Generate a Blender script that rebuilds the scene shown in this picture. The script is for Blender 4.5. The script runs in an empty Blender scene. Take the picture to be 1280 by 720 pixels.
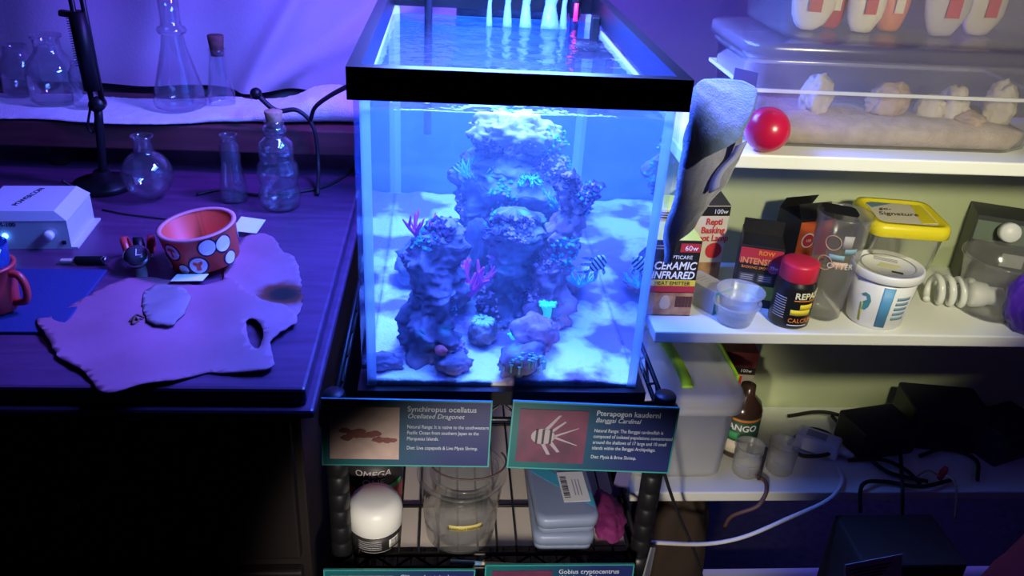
import bpy, bmesh, math, random
from mathutils import Vector, Matrix, noise
from mathutils.geometry import delaunay_2d_cdt
R_ = math.radians
PI = math.pi
scene = bpy.context.scene
COL = scene.collection
random.seed(7)

# ------------------------------------------------------------------ camera
ROT = Matrix(((0.9962678549591897, -0.017936069076922925, -0.08443138398180075),
              (-0.06658402701820115, 0.4627598580491041, -0.8839795705356613),
              (0.05492657390602381, 0.8863022121175377, 0.459838515431782)))
CPOS = Vector((-0.0702, -0.7562, 1.2740))
FPX = 1040.0
cam_d = bpy.data.cameras.new('camera')
cam_d.sensor_width = 36.0
cam_d.lens = 36.0 * FPX / 1280.0
cam_d.clip_start = 0.02
cam = bpy.data.objects.new('camera', cam_d)
cam.matrix_world = Matrix.Translation(CPOS) @ ROT.to_4x4()
COL.objects.link(cam)
scene.camera = cam

# ------------------------------------------------------------------ world, lamps, exposure
scene.view_settings.view_transform = 'Standard'
scene.view_settings.look = 'None'
scene.view_settings.gamma = 1.0
scene.view_settings.exposure = 0.0
scene.view_settings.use_curve_mapping = False
world = bpy.data.worlds.new('dark_room')
scene.world = world
world.use_nodes = True
world.node_tree.nodes['Background'].inputs[0].default_value = (0.25, 0.12, 0.6, 1)
world.node_tree.nodes['Background'].inputs[1].default_value = 0.004


def lamp(name, kind, loc, target, color, power, size=0.1, size_y=None, spot=None, blend=0.5):
    d = bpy.data.lights.new(name, kind)
    d.color = color
    d.energy = power
    if kind == 'AREA':
        d.shape = 'RECTANGLE'
        d.size = size
        d.size_y = size_y or size
    else:
        d.shadow_soft_size = size
    if kind == 'SPOT':
        d.spot_size = R_(spot)
        d.spot_blend = blend
    o = bpy.data.objects.new(name, d)
    o.location = loc
    o.rotation_euler = (Vector(target) - Vector(loc)).to_track_quat('-Z', 'Y').to_euler()
    COL.objects.link(o)
    return o


# blue aquarium light bar hanging over the tank (its white-blue and its violet diodes)
lt = lamp('tank_light_blue', 'AREA', (0.0, 0.27, 1.22), (0.0, 0.27, 0.7), (0.09, 0.22, 1.0), 23.0, 0.26, 0.38)
lt.data.spread = R_(165)
lamp('tank_light_violet', 'AREA', (0.0, 0.42, 1.42), (-0.08, 0.60, 0.8), (0.17, 0.065, 1.0), 14.0, 0.10, 0.10)
# warm room lamp in front of the shelves, and an added unseen fill spot for the lower rack and bin
lamp('room_lamp', 'SPOT', (0.46, -0.36, 1.20), (0.48, 0.30, 1.00), (1.0, 0.95, 0.70), 16.0, 0.03, spot=62, blend=0.2)
lamp('low_fill', 'SPOT', (-0.04, -0.62, 0.755), (0.035, 0.10, 0.445), (1.0, 0.90, 0.76), 18.0, 0.03, spot=53, blend=0.35)
# violet glow of a second tank light off to the right
lamp('right_violet_lamp', 'POINT', (0.76, -0.02, 0.78), (0.8, 0.2, 0.5), (0.22, 0.10, 1.0), 0.12, 0.02)
scene.cycles.transparent_max_bounces = 48
scene.cycles.max_bounces = 10
scene.cycles.volume_bounces = 2

# ------------------------------------------------------------------ helpers


def ray(px, py):
    return ROT @ Vector((px - 640.0, 360.0 - py, -FPX))


def at_y(px, py, y):
    r = ray(px, py)
    return CPOS + r * ((y - CPOS.y) / r.y)


def at_z(px, py, z):
    r = ray(px, py)
    return CPOS + r * ((z - CPOS.z) / r.z)


def mk(verts, faces, smooth=False, name='mesh'):
    me = bpy.data.meshes.new(name)
    me.from_pydata([tuple(v) for v in verts], [], faces)
    me.update()
    if smooth:
        me.polygons.foreach_set('use_smooth', [True] * len(me.polygons))
    return me


def from_bm(bm, smooth=False):
    me = bpy.data.meshes.new('mesh')
    bmesh.ops.recalc_face_normals(bm, faces=bm.faces)
    bm.to_mesh(me)
    bm.free()
    if smooth:
        me.polygons.foreach_set('use_smooth', [True] * len(me.polygons))
    return me


def box(sx, sy, sz, c=(0, 0, 0), bev=0.0, seg=2):
    """box with its centre at c"""
    bm = bmesh.new()
    bmesh.ops.create_cube(bm, size=1.0)
    for v in bm.verts:
        v.co = Vector((v.co.x * sx + c[0], v.co.y * sy + c[1], v.co.z * sz + c[2]))
    if bev > 0:
        bmesh.ops.bevel(bm, geom=bm.edges[:], offset=bev, segments=seg, affect='EDGES', profile=0.5)
    return from_bm(bm)


def boxes(lst, bev=0.0):
    bm = bmesh.new()
    for (sx, sy, sz, c) in lst:
        r = bmesh.ops.create_cube(bm, size=1.0)
        for v in r['verts']:
            v.co = Vector((v.co.x * sx + c[0], v.co.y * sy + c[1], v.co.z * sz + c[2]))
    if bev > 0:
        bmesh.ops.bevel(bm, geom=bm.edges[:], offset=bev, segments=2, affect='EDGES', profile=0.5)
    return from_bm(bm)


def lathe(prof, seg=32, smooth=True, sy=1.0):
    V, F, rings = [], [], []
    for (r, z) in prof:
        if r < 1e-6:
            rings.append([len(V)])
            V.append((0, 0, z))
        else:
            rings.append(list(range(len(V), len(V) + seg)))
            for k in range(seg):
                a = 2 * PI * k / seg
                V.append((r * math.cos(a), r * sy * math.sin(a), z))
    for a, b in zip(rings, rings[1:]):
        for k in range(seg):
            k2 = (k + 1) % seg
            if len(a) == 1 and len(b) == 1:
                continue
            if len(a) == 1:
                F.append((a[0], b[k2], b[k]))
            elif len(b) == 1:
                F.append((a[k], a[k2], b[0]))
            else:
                F.append((a[k], a[k2], b[k2], b[k]))
    return mk(V, F, smooth)


def cup_profile(rb, rt, h, t=0.0012, lip=0.002, foot=0.004):
    """open cup with real wall thickness"""
    return [(0, 0), (rb - foot, 0), (rb, foot), (rb + (rt - rb) * 0.5, h * 0.5), (rt, h - 0.004), (rt + lip, h - 0.003), (rt + lip, h),
            (rt - t, h), (rb - t + (rt - rb) * 0.5, h * 0.5), (rb - t, foot + t), (rb - foot, t), (0, t)]


def smooth_path(P, n=6, closed=False):
    P = [Vector(p) for p in P]
    out = []
    N = len(P)
    rng = N if closed else N - 1
    for i in range(rng):
        p1, p2 = P[i], P[(i + 1) % N]
        p0 = P[i - 1] if (i > 0 or closed) else p1 + (p1 - p2)
        p3 = P[(i + 2) % N] if (i + 2 < N or closed) else p2 + (p2 - p1)
        for k in range(n):
            t = k / n
            out.append(0.5 * ((2 * p1) + (p2 - p0) * t + (2 * p0 - 5 * p1 + 4 * p2 - p3) * t * t + (3 * p1 - p0 - 3 * p2 + p3) * t ** 3))
    if not closed:
        out.append(P[-1])
    return out


def tube(P, r, seg=8, n=6, closed=False, raw=False, acc=None):
    """tube along a path; r is a number or a list matched to the control points"""
    pts = [Vector(p) for p in P] if raw else smooth_path(P, n, closed)
    m = len(pts)
    if isinstance(r, (list, tuple)):
        rr = [r[min(len(r) - 1, int(i * (len(r) - 1) / max(1, m - 1)))] * (1 - ((i * (len(r) - 1) / max(1, m - 1)) % 1)) +
              r[min(len(r) - 1, int(i * (len(r) - 1) / max(1, m - 1)) + 1)] * ((i * (len(r) - 1) / max(1, m - 1)) % 1) for i in range(m)]
    else:
        rr = [r] * m
    V, F = acc if acc else ([], [])
    base = len(V)
    up = None
    for i, p in enumerate(pts):
        a = pts[i - 1] if (i > 0 or closed) else p
        b = pts[(i + 1) % m] if (i < m - 1 or closed) else p
        t = (b - a).normalized() if (b - a).length > 1e-9 else Vector((0, 0, 1))
        if up is None:
            up = t.orthogonal().normalized()
        up = (up - t * up.dot(t))
        up = up.normalized() if up.length > 1e-6 else t.orthogonal().normalized()
        s = t.cross(up)
        for k in range(seg):
            an = 2 * PI * k / seg
            V.append(p + (up * math.cos(an) + s * math.sin(an)) * rr[i])
    last = m if closed else m - 1
    for i in range(last):
        i2 = (i + 1) % m
        for k in range(seg):
            k2 = (k + 1) % seg
            F.append((base + i * seg + k, base + i * seg + k2, base + i2 * seg + k2, base + i2 * seg + k))
    if not closed:
        F.append(tuple(base + k for k in reversed(range(seg))))
        F.append(tuple(base + (m - 1) * seg + k for k in range(seg)))
    if acc is None:
        return mk(V, F, True)


def rrect(w, d, r, n=5):
    out = []
    for cx, cy, a0 in ((w / 2 - r, d / 2 - r, 0), (-w / 2 + r, d / 2 - r, 90), (-w / 2 + r, -d / 2 + r, 180), (w / 2 - r, -d / 2 + r, 270)):
        for k in range(n):
            a = R_(a0 + 90 * k / (n - 1))
            out.append((cx + r * math.cos(a), cy + r * math.sin(a)))
    return out


def loft(loops, smooth=True, caps=(True, True)):
    """loops: list of lists of (x,y,z), same length"""
    V, F = [], []
    n = len(loops[0])
    for L in loops:
        V += L
    for i in range(len(loops) - 1):
        for k in range(n):
            k2 = (k + 1) % n
            F.append((i * n + k, i * n + k2, (i + 1) * n + k2, (i + 1) * n + k))
    if caps[0]:
        F.append(tuple(reversed(range(n))))
    if caps[1]:
        F.append(tuple((len(loops) - 1) * n + k for k in range(n)))
    me = mk(V, F, smooth)
    return me


def tubmesh(w, d, h, r, taper=0.9, t=0.002, lip=0.005, lip_h=0.006):
    """open bin: rounded rectangle walls, floor and lip, real thickness; w,d at the top"""
    def L(k, z, grow=0.0):
        ww, dd = w * k + grow, d * k + grow
        return [(x, y, z) for x, y in rrect(ww, dd, max(0.004, r * k + grow / 2))]
    loops = [L(taper * 0.93, 0), L(taper, h * 0.06), L(1, h - lip_h), L(1, h - lip_h, 2 * lip), L(1, h, 2 * lip), L(1, h, -2 * t), L(taper, h * 0.06 + t, -2 * t), L(taper * 0.92, t, -2 * t)]
    return loft(loops)


def prism(poly, z0, z1, smooth=False):
    n = len(poly)
    V = [(x, y, z0) for x, y in poly] + [(x, y, z1) for x, y in poly]
    F = [tuple(reversed(range(n))), tuple(range(n, 2 * n))] + [(k, (k + 1) % n, n + (k + 1) % n, n + k) for k in range(n)]
    return mk(V, F, smooth)


def disc(r, t=0.0004, n=28, sx=1.0):
    return prism([(r * sx * math.cos(2 * PI * k / n), r * math.sin(2 * PI * k / n)) for k in range(n)], 0, t)


def inpoly(x, y, P):
    c = False
    j = len(P) - 1
    for i in range(len(P)):
        xi, yi = P[i][0], P[i][1]
        xj, yj = P[j][0], P[j][1]
        if (yi > y) != (yj > y) and x < (xj - xi) * (y - yi) / (yj - yi) + xi:
            c = not c
        j = i
    return c


def ragged(P, step=0.006, amp=0.002, seed=0):
    """resample a closed outline and tear its edge a little"""
    rnd = random.Random(seed)
    pts = smooth_path([(p[0], p[1], 0) for p in P], 10, True)
    out, acc, last = [], 0, None
    for p in pts:
        if last is None or (p - last).length > step:
            out.append((p.x + rnd.uniform(-amp, amp), p.y + rnd.uniform(-amp, amp)))
            last = p
    return out


def sheet(outline, holes, zf, t=0.002, step=0.009, edge_step=0.006, amp=0.0015, seed=1):
    """thick irregular sheet with holes; zf(x,y) gives its lower surface height"""
    polys = [ragged(outline, edge_step, amp, seed)] + [ragged(h, 0.004, 0.0007, seed + i + 5) for i, h in enumerate(holes)]
    vs, es = [], []
    for P in polys:
        b = len(vs)
        vs += [Vector(p) for p in P]
        es += [(b + i, b + (i + 1) % len(P)) for i in range(len(P))]
    xs = [p[0] for p in polys[0]]
    ys = [p[1] for p in polys[0]]
    x = min(xs)
    while x < max(xs):
        y = min(ys)
        while y < max(ys):
            q = (x + random.uniform(-.002, .002), y + random.uniform(-.002, .002))
            if inpoly(q[0], q[1], polys[0]) and not any(inpoly(q[0], q[1], h) for h in polys[1:]):
                vs.append(Vector(q))
            y += step
        x += step
    ov, oe, of, *_ = delaunay_2d_cdt(vs, es, [], 0, 1e-6)
    tri = []
    for f in of:
        cx = sum(ov[i].x for i in f) / len(f)
        cy = sum(ov[i].y for i in f) / len(f)
        if inpoly(cx, cy, polys[0]) and not any(inpoly(cx, cy, h) for h in polys[1:]):
            tri.append(tuple(f))
    n = len(ov)
    V = [(v.x, v.y, zf(v.x, v.y) + t) for v in ov] + [(v.x, v.y, zf(v.x, v.y)) for v in ov]
    F = list(tri) + [tuple(n + i for i in reversed(f)) for f in tri]
    cnt = {}
    for f in tri:
        for i in range(len(f)):
            e = (f[i], f[(i + 1) % len(f)])
            cnt[e] = 1
    for (a, b) in list(cnt):
        if (b, a) not in cnt:
            F.append((b, a, n + a, n + b))
    return mk(V, F, True)


def fnoise(p, f, seed=0.0, oct_=4):
    v, a = 0.0, 1.0
    q = Vector(p) * f + Vector((seed * 3.1, seed * 1.7, -seed * 2.3))
    for _ in range(oct_):
        v += a * noise.noise(q)
        q = q * 2.07
        a *= 0.5
    return v


def rock(sx, sy, sz, seed, amp=0.35, freq=1.6, sub=5, flat=True, fine=0.10):
    """craggy stone, base at z=0"""
    bm = bmesh.new()
    bmesh.ops.create_icosphere(bm, subdivisions=sub, radius=1.0)
    for v in bm.verts:
        d = v.co.normalized()
        k = 1 + amp * fnoise(d, freq, seed, 5) + amp * 0.6 * abs(fnoise(d, freq * 2.6, seed + 4, 3))
        k += fine * (fnoise(d, freq * 5, seed + 8, 4) - 1.2 * max(0, noise.noise(d * freq * 8) - .15))
        v.co = Vector((d.x * k * sx, d.y * k * sy, d.z * k * sz))
    zmin = min(v.co.z for v in bm.verts)
    cut = zmin * 0.86 if flat else zmin
    for v in bm.verts:
        v.co.z = max(v.co.z, cut) - cut
    return from_bm(bm, True)


def rock_column(spine, radii, seed, amp=0.3, freq=30.0, seg=72, rows=120):
    """a rock pillar: a spine of points with a radius each, roughened all over"""
    V, F = [], []
    sp = [Vector(p) for p in spine]
    m = len(sp) - 1
    for i in range(rows + 1):
        u = i / rows * m
        k = min(int(u), m - 1)
        f = u - k
        f = f * f * (3 - 2 * f)
        c = sp[k].lerp(sp[k + 1], f)
        r = radii[k] * (1 - f) + radii[k + 1] * f
        for j in range(seg):
            a = 2 * PI * j / seg
            d = Vector((math.cos(a), math.sin(a) * 0.9, 0))
            p = c + d * r
            n1 = fnoise(p, freq, seed, 5)
            n2 = abs(fnoise(p, freq * 0.45, seed + 9, 2))
            q = c + d * r * (1 + amp * n1 + amp * 1.2 * (n2 - .3))
            n3 = fnoise(p, freq * 2.2, seed + 30, 4)
            pit = max(0.0, noise.noise(p * freq * 3.0) - 0.15)
            q += d * (0.0065 * n3 - 0.012 * pit)
            q.z += r * amp * 0.5 * fnoise(p, freq * 0.8, seed + 17, 3) + 0.003 * fnoise(p, freq * 2.5, seed + 41, 2) if 0 < i < rows else 0
            V.append(q)
    for i in range(rows):
        for j in range(seg):
            j2 = (j + 1) % seg
            F.append((i * seg + j, i * seg + j2, (i + 1) * seg + j2, (i + 1) * seg + j))
    V.append(sp[0])
    V.append(sp[-1] + Vector((0, 0, radii[-1] * 0.35)))
    for j in range(seg):
        F.append((len(V) - 2, (j + 1) % seg, j))
        F.append((len(V) - 1, rows * seg + j, rows * seg + (j + 1) % seg))
    return mk(V, F, True)


def crumple(sx, sy, sz, seed, amp=0.25, sub=4):
    me = rock(sx, sy, sz, seed, amp, 1.2, sub, True, 0.015)
    return me


# ---- objects
def tag(o, label=None, cat=None, group=None, kind=None):
    if label:
        o['label'] = label
    if cat:
        o['category'] = cat
    if group:
        o['group'] = group
    if kind:
        o['kind'] = kind
    return o


def thing(name, label, cat, loc=(0, 0, 0), rotz=0.0, group=None, rot=None):
    o = bpy.data.objects.new(name, None)
    o.empty_display_size = 0.02
    COL.objects.link(o)
    o.location = loc
    o.rotation_euler = rot if rot else (0, 0, rotz)
    return tag(o, label, cat, group)


def part(name, me, m, parent=None, loc=(0, 0, 0), rot=(0, 0, 0), label=None):
    o = bpy.data.objects.new(name, me)
    if not me.materials:
        me.materials.append(m)
    COL.objects.link(o)
    o.parent = parent
    o.location = loc
    o.rotation_euler = rot
    if label:
        o['label'] = label
    return o


def single(name, me, m, label, cat, loc=(0, 0, 0), rotz=0.0, group=None, kind=None, rot=None):
    o = part(name, me, m, None, loc, rot if rot else (0, 0, rotz))
    return tag(o, label, cat, group, kind)


def struct(name, me, m, loc=(0, 0, 0)):
    o = part(name, me, m, None, loc)
    o['kind'] = 'structure'
    return o


FRONT = (PI / 2, 0, 0)      # text standing up, read from -y


def text(body, size, m, parent, loc, rot=FRONT, name='lettering', align='LEFT', sx=1.0, depth=0.0002, shear=0.0, spacing=1.0, bold=0.0, wrap=None):
    c = bpy.data.curves.new('t', 'FONT')
    c.body = body
    c.size = size
    c.align_x = align
    c.shear = shear
    c.space_character = spacing
    c.space_line = 1.0
    c.offset = bold
    c.resolution_u = 3
    c.extrude = depth
    if wrap:
        c.text_boxes[0].width = wrap
    o = bpy.data.objects.new('t', c)
    me = bpy.data.meshes.new_from_object(o)
    bpy.data.objects.remove(o)
    bpy.data.curves.remove(c)
    me.materials.clear()
    for v in me.vertices:
        v.co.x *= sx
    p = part(name, me, m, parent, loc, rot)
    return p


def bend(o, r, z0=0.0, a0=-PI / 2):
    """wrap a flat text or patch (x along, y up) round a vertical cylinder of radius r, in the parent's frame"""
    me = o.data
    off = Vector(o.location)
    for v in me.vertices:
        a = a0 + v.co.x / r
        rr = r + v.co.z
        v.co = Vector((rr * math.cos(a), rr * math.sin(a), v.co.y + z0))
    o.location = (0, 0, 0)
    o.rotation_euler = (0, 0, 0)
    return o


def band(r0, r1, z0, z1, t, a0, a1, n=24):
    """curved label patch on a cup wall (radius r0 at z0, r1 at z1)"""
    V, F = [], []
    for i in range(n + 1):
        a = a0 + (a1 - a0) * i / n
        c, s = math.cos(a), math.sin(a)
        V += [(r0 * c, r0 * s, z0), (r1 * c, r1 * s, z1), ((r1 + t) * c, (r1 + t) * s, z1), ((r0 + t) * c, (r0 + t) * s, z0)]
    for i in range(n):
        b = i * 4
        for k in range(4):
            F.append((b + k, b + 4 + k, b + 4 + (k + 1) % 4, b + (k + 1) % 4))
    F += [(0, 1, 2, 3), (n * 4 + 3, n * 4 + 2, n * 4 + 1, n * 4)]
    return mk(V, F, True)


# ------------------------------------------------------------------ materials
MATS = {}


def new_mat(name):
    m = bpy.data.materials.new(name)
    m.use_nodes = True
    MATS[name] = m
    return m, m.node_tree, m.node_tree.nodes['Principled BSDF']


def mat(name, col, rough=0.5, metal=0.0, col2=None, scale=20.0, bump=0.0, bscale=60.0, spec=0.5, detail=4.0, emit=None, emit_s=0.0, lo=0.35, hi=0.65, sheen=0.0, stretch=None):
    m, nt, b = new_mat(name)
    b.inputs['Base Color'].default_value = (*col, 1)
    b.inputs['Roughness'].default_value = rough
    b.inputs['Metallic'].default_value = metal
    b.inputs['Specular IOR Level'].default_value = spec
    if sheen:
        b.inputs['Sheen Weight'].default_value = sheen
    tc = nt.nodes.new('ShaderNodeTexCoord')
    src = tc.outputs['Object']
    if stretch:
        mp = nt.nodes.new('ShaderNodeMapping')
        mp.inputs['Scale'].default_value = stretch
        nt.links.new(src, mp.inputs[0])
        src = mp.outputs[0]
    if col2:
        n = nt.nodes.new('ShaderNodeTexNoise')
        n.inputs['Scale'].default_value = scale
        n.inputs['Detail'].default_value = detail
        nt.links.new(src, n.inputs['Vector'])
        r = nt.nodes.new('ShaderNodeValToRGB')
        r.color_ramp.elements[0].position = lo
        r.color_ramp.elements[1].position = hi
        r.color_ramp.elements[0].color = (*col, 1)
        r.color_ramp.elements[1].color = (*col2, 1)
        nt.links.new(n.outputs[0], r.inputs[0])
        nt.links.new(r.outputs[0], b.inputs['Base Color'])
    if bump:
        n = nt.nodes.new('ShaderNodeTexNoise')
        n.inputs['Scale'].default_value = bscale
        n.inputs['Detail'].default_value = 5
        nt.links.new(src, n.inputs['Vector'])
        bp = nt.nodes.new('ShaderNodeBump')
        bp.inputs['Strength'].default_value = bump
        bp.inputs['Distance'].default_value = 0.002
        nt.links.new(n.outputs[0], bp.inputs['Height'])
        nt.links.new(bp.outputs[0], b.inputs['Normal'])
    if emit:
        b.inputs['Emission Color'].default_value = (*emit, 1)
        b.inputs['Emission Strength'].default_value = emit_s
    return m


def schlick(nt, ior, power=5.0):
    """Fresnel gloss that is the same from both sides of a thin wall"""
    N = nt.nodes.new
    lw = N('ShaderNodeLayerWeight')
    lw.inputs['Blend'].default_value = 0.5
    pw = N('ShaderNodeMath')
    pw.operation = 'POWER'
    pw.inputs[1].default_value = power
    f0 = ((ior - 1) / (ior + 1)) ** 2
    ma = N('ShaderNodeMath')
    ma.operation = 'MULTIPLY_ADD'
    ma.inputs[1].default_value = 1 - f0
    ma.inputs[2].default_value = f0
    nt.links.new(lw.outputs['Facing'], pw.inputs[0])
    nt.links.new(pw.outputs[0], ma.inputs[0])
    return lw, ma.outputs[0]


def clear(name, tint=(0.97, 0.98, 0.98), body=0.06, bodycol=(0.8, 0.82, 0.82), ior=1.45, rough=0.03, bump=0.0, bscale=40, power=5.0):
    """see-through glass or plastic: light passes straight through, with Fresnel gloss and a little milkiness"""
    m, nt, b = new_mat(name)
    nt.nodes.remove(b)
    N = nt.nodes.new
    out = nt.nodes['Material Output']
    tr = N('ShaderNodeBsdfTransparent')
    tr.inputs[0].default_value = (*tint, 1)
    df = N('ShaderNodeBsdfDiffuse')
    df.inputs[0].default_value = (*bodycol, 1)
    tl = N('ShaderNodeBsdfTranslucent')
    tl.inputs[0].default_value = (*bodycol, 1)
    mx0 = N('ShaderNodeMixShader')
    mx0.inputs[0].default_value = 0.4
    nt.links.new(df.outputs[0], mx0.inputs[1])
    nt.links.new(tl.outputs[0], mx0.inputs[2])
    mx1 = N('ShaderNodeMixShader')
    mx1.inputs[0].default_value = body
    nt.links.new(tr.outputs[0], mx1.inputs[1])
    nt.links.new(mx0.outputs[0], mx1.inputs[2])
    gl = N('ShaderNodeBsdfGlossy')
    gl.inputs['Roughness'].default_value = rough
    fr, fout = schlick(nt, ior, power)
    mx2 = N('ShaderNodeMixShader')
    nt.links.new(fout, mx2.inputs[0])
    nt.links.new(mx1.outputs[0], mx2.inputs[1])
    nt.links.new(gl.outputs[0], mx2.inputs[2])
    nt.links.new(mx2.outputs[0], out.inputs['Surface'])
    if bump:
        n = N('ShaderNodeTexNoise')
        n.inputs['Scale'].default_value = bscale
        tc = N('ShaderNodeTexCoord')
        nt.links.new(tc.outputs['Object'], n.inputs['Vector'])
        bp = N('ShaderNodeBump')
        bp.inputs['Strength'].default_value = bump
        bp.inputs['Distance'].default_value = 0.004
        nt.links.new(n.outputs[0], bp.inputs['Height'])
        nt.links.new(bp.outputs[0], gl.inputs['Normal'])
        nt.links.new(bp.outputs[0], fr.inputs['Normal'])
    return m


BLACK = mat('black_plastic', (0.006, 0.006, 0.008), 0.45, spec=0.3)
BLACKM = mat('black_enamel', (0.008, 0.008, 0.010), 0.4, spec=0.4)
DARK = mat('dark_rubber', (0.012, 0.011, 0.013), 0.6)
WHITE = mat('white_plastic', (0.82, 0.82, 0.80), 0.4)
INK = mat('black_ink', (0.015, 0.015, 0.02), 0.6)
GREYINK = mat('grey_ink', (0.35, 0.34, 0.36), 0.6)
WINK = mat('white_ink', (0.9, 0.9, 0.88), 0.6)
REDINK = mat('red_ink', (0.65, 0.03, 0.03), 0.6)
YELINK = mat('yellow_ink', (0.85, 0.65, 0.03), 0.6)
ORGINK = mat('orange_ink', (0.85, 0.25, 0.03), 0.6)
BLUEINK = mat('blue_ink', (0.06, 0.25, 0.62), 0.6)
GREENINK = mat('green_ink', (0.05, 0.38, 0.12), 0.6)
GLASS = clear('clear_glass', (0.955, 0.965, 0.98), 0.03, (0.75, 0.78, 0.82), 1.9, 0.02, power=3.2)
HAZY = clear('hazy_bin_plastic', (0.97, 0.97, 0.965), 0.15, (0.52, 0.50, 0.49), 1.45, 0.2)
CPLAST = clear('clear_plastic', (0.99, 0.99, 0.985), 0.065, (0.95, 0.95, 0.93), 1.45, 0.12)
FROST = clear('frosted_plastic', (0.98, 0.98, 0.97), 0.26, (0.88, 0.88, 0.85), 1.4, 0.25)
MILKY = clear('milky_plastic', (0.98, 0.98, 0.97), 0.55, (0.92, 0.92, 0.90), 1.4, 0.3)
TANKGL = clear('aquarium_glass', (0.97, 0.99, 1.0), 0.004, (0.7, 0.8, 0.9), 1.45, 0.0)

# ------------------------------------------------------------------ the room
M_FLOOR = mat('dark_carpet', (0.030, 0.022, 0.026), 0.95, col2=(0.018, 0.013, 0.016), scale=60, bump=0.4, bscale=300)
M_WALL = mat('painted_wall', (0.26, 0.24, 0.26), 0.85, col2=(0.22, 0.20, 0.23), scale=3, bump=0.08, bscale=120)
struct('floor', box(3.4, 3.4, 0.02, (0.1, 0.0, -0.01)), M_FLOOR)
struct('wall_back', box(3.4, 0.03, 2.4, (0.1, 0.945, 1.2)), M_WALL)

# ------------------------------------------------------------------ shelving unit on the right
M_SHELF = mat('white_shelf_laminate', (0.84, 0.84, 0.76), 0.45, col2=(0.78, 0.79, 0.70), scale=6, lo=.3, hi=.7)
M_SHELFBACK = mat('pale_green_backboard', (0.58, 0.64, 0.36), 0.7, col2=(0.52, 0.58, 0.32), scale=4, lo=.3, hi=.7)
SX0, SX1, SY0, SY1 = 0.205, 1.16, 0.152, 0.365
SZ = {'top': 0.982, 'mid': 0.742, 'low': 0.474}
unit = thing('shelving_unit', 'white open shelving unit with a pale green back board, right of the aquarium', 'shelves', (SX0, SY0, 0))
part('back_board', box(SX1 - SX0, 0.008, 0.51, ((SX1 - SX0) / 2, SY1 - SY0 + 0.004, 0.71)), M_SHELFBACK, unit)
part('side_panel', box(0.018, SY1 - SY0, 0.98, (SX1 - SX0 + 0.009, (SY1 - SY0) / 2, 0.49)), M_SHELF, unit)
part('leg', box(.02, .02, .456, (.09, SY1 - SY0 - .012, .228)), M_SHELF, unit)
for z in (SZ['top'], SZ['mid'], SZ['low'], 0.10):
    part('shelf_board', box(SX1 - SX0, SY1 - SY0, 0.017, ((SX1 - SX0) / 2, (SY1 - SY0) / 2, z - 0.0085), 0.002), M_SHELF, unit)

# ------------------------------------------------------------------ dresser on the left
M_WOOD = mat('dark_stained_wood', (0.12, 0.04, 0.11), 0.38, col2=(0.080, 0.026, 0.075), scale=9, bump=0.05, bscale=40, stretch=(1, 9, 1))
M_WOODD = mat('black_brown_wood', (0.010, 0.005, 0.005), 0.6, col2=(0.006, 0.003, 0.003), scale=10, stretch=(1, 1, 0.2))
TZ = 0.75
dres = thing('dresser', 'dark stained wooden dresser with moulded top edge, left of the aquarium', 'dresser', (-0.205, 0.0, 0))
part('top', box(1.05, 0.86, 0.022, (-0.535, 0.435, TZ - 0.011), 0.004), M_WOOD, dres)
part('edge_moulding', box(1.068, 0.872, 0.012, (-0.535, 0.432, TZ - 0.028), 0.004), M_WOOD, dres)
part('body', box(1.03, 0.83, 0.714, (-0.535, 0.435, 0.358), 0.003), M_WOODD, dres)
for i in range(3):
    dr = part('drawer', box(0.49, 0.016, 0.205, (-0.275, 0.014, 0.60 - i * 0.225), 0.004), M_WOODD, dres)
    part('knob', lathe([(0, 0.026), (0.010, 0.024), (0.013, 0.018), (0.008, 0.010), (0.006, 0), (0, 0)], 16), mat('brass_knob', (0.25, 0.17, 0.08), 0.35, 1.0) if i == 0 else MATS['brass_knob'], dr, (-0.275, 0.006, 0.60 - i * 0.225), (PI / 2, 0, 0))
part('door', box(0.50, 0.016, 0.66, (-0.79, 0.014, 0.37), 0.004), M_WOODD, dres)

# low ledge standing on the dresser's back half
M_LEDGE = mat('red_brown_board', (0.14, 0.045, 0.045), 0.5, col2=(0.09, 0.028, 0.03), scale=8, stretch=(1, 8, 8))
ledge = thing('ledge_shelf', 'red-brown wooden ledge along the draped wall, holding the glassware', 'shelf', (-0.72, 0.655, TZ))
LZ = 0.838
part('board', box(1.02, 0.20, 0.045, (0, 0.10, LZ - TZ - 0.0225), 0.003), M_LEDGE, ledge)
for x in (-0.50, -0.02, 0.50):
    part('foot', box(0.02, 0.16, LZ - TZ - 0.045, (x, 0.11, (LZ - TZ - 0.045) / 2)), M_WOODD, ledge)

# draped sheet on the wall
M_SHEET = mat('pale_sheet', (0.56, 0.52, 0.58), 0.9, col2=(0.48, 0.45, 0.52), scale=5, bump=0.25, bscale=220, sheen=0.3)


def sheet_y(x, z):
    y = 0.905 + 0.007 * math.sin(x * 16 + z * 5) + 0.006 * math.sin(x * 31 - z * 9 + 1)
    # long folds that run from lower left to upper right
    for (x0, z0, sl, w, a) in ((-0.42, 0.90, 0.62, 0.022, -0.026), (-0.36, 0.86, 0.95, 0.03, 0.018), (-0.28, 0.93, 1.7, 0.035, -0.022), (-0.62, 0.9, 0.25, 0.05, -0.012), (-0.16, 0.9, 0.8, 0.03, 0.016)):
        d = x - (x0 + (z - z0) * sl)
        y += a * math.exp(-(d / w) ** 2)
    return y - 0.012


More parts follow.
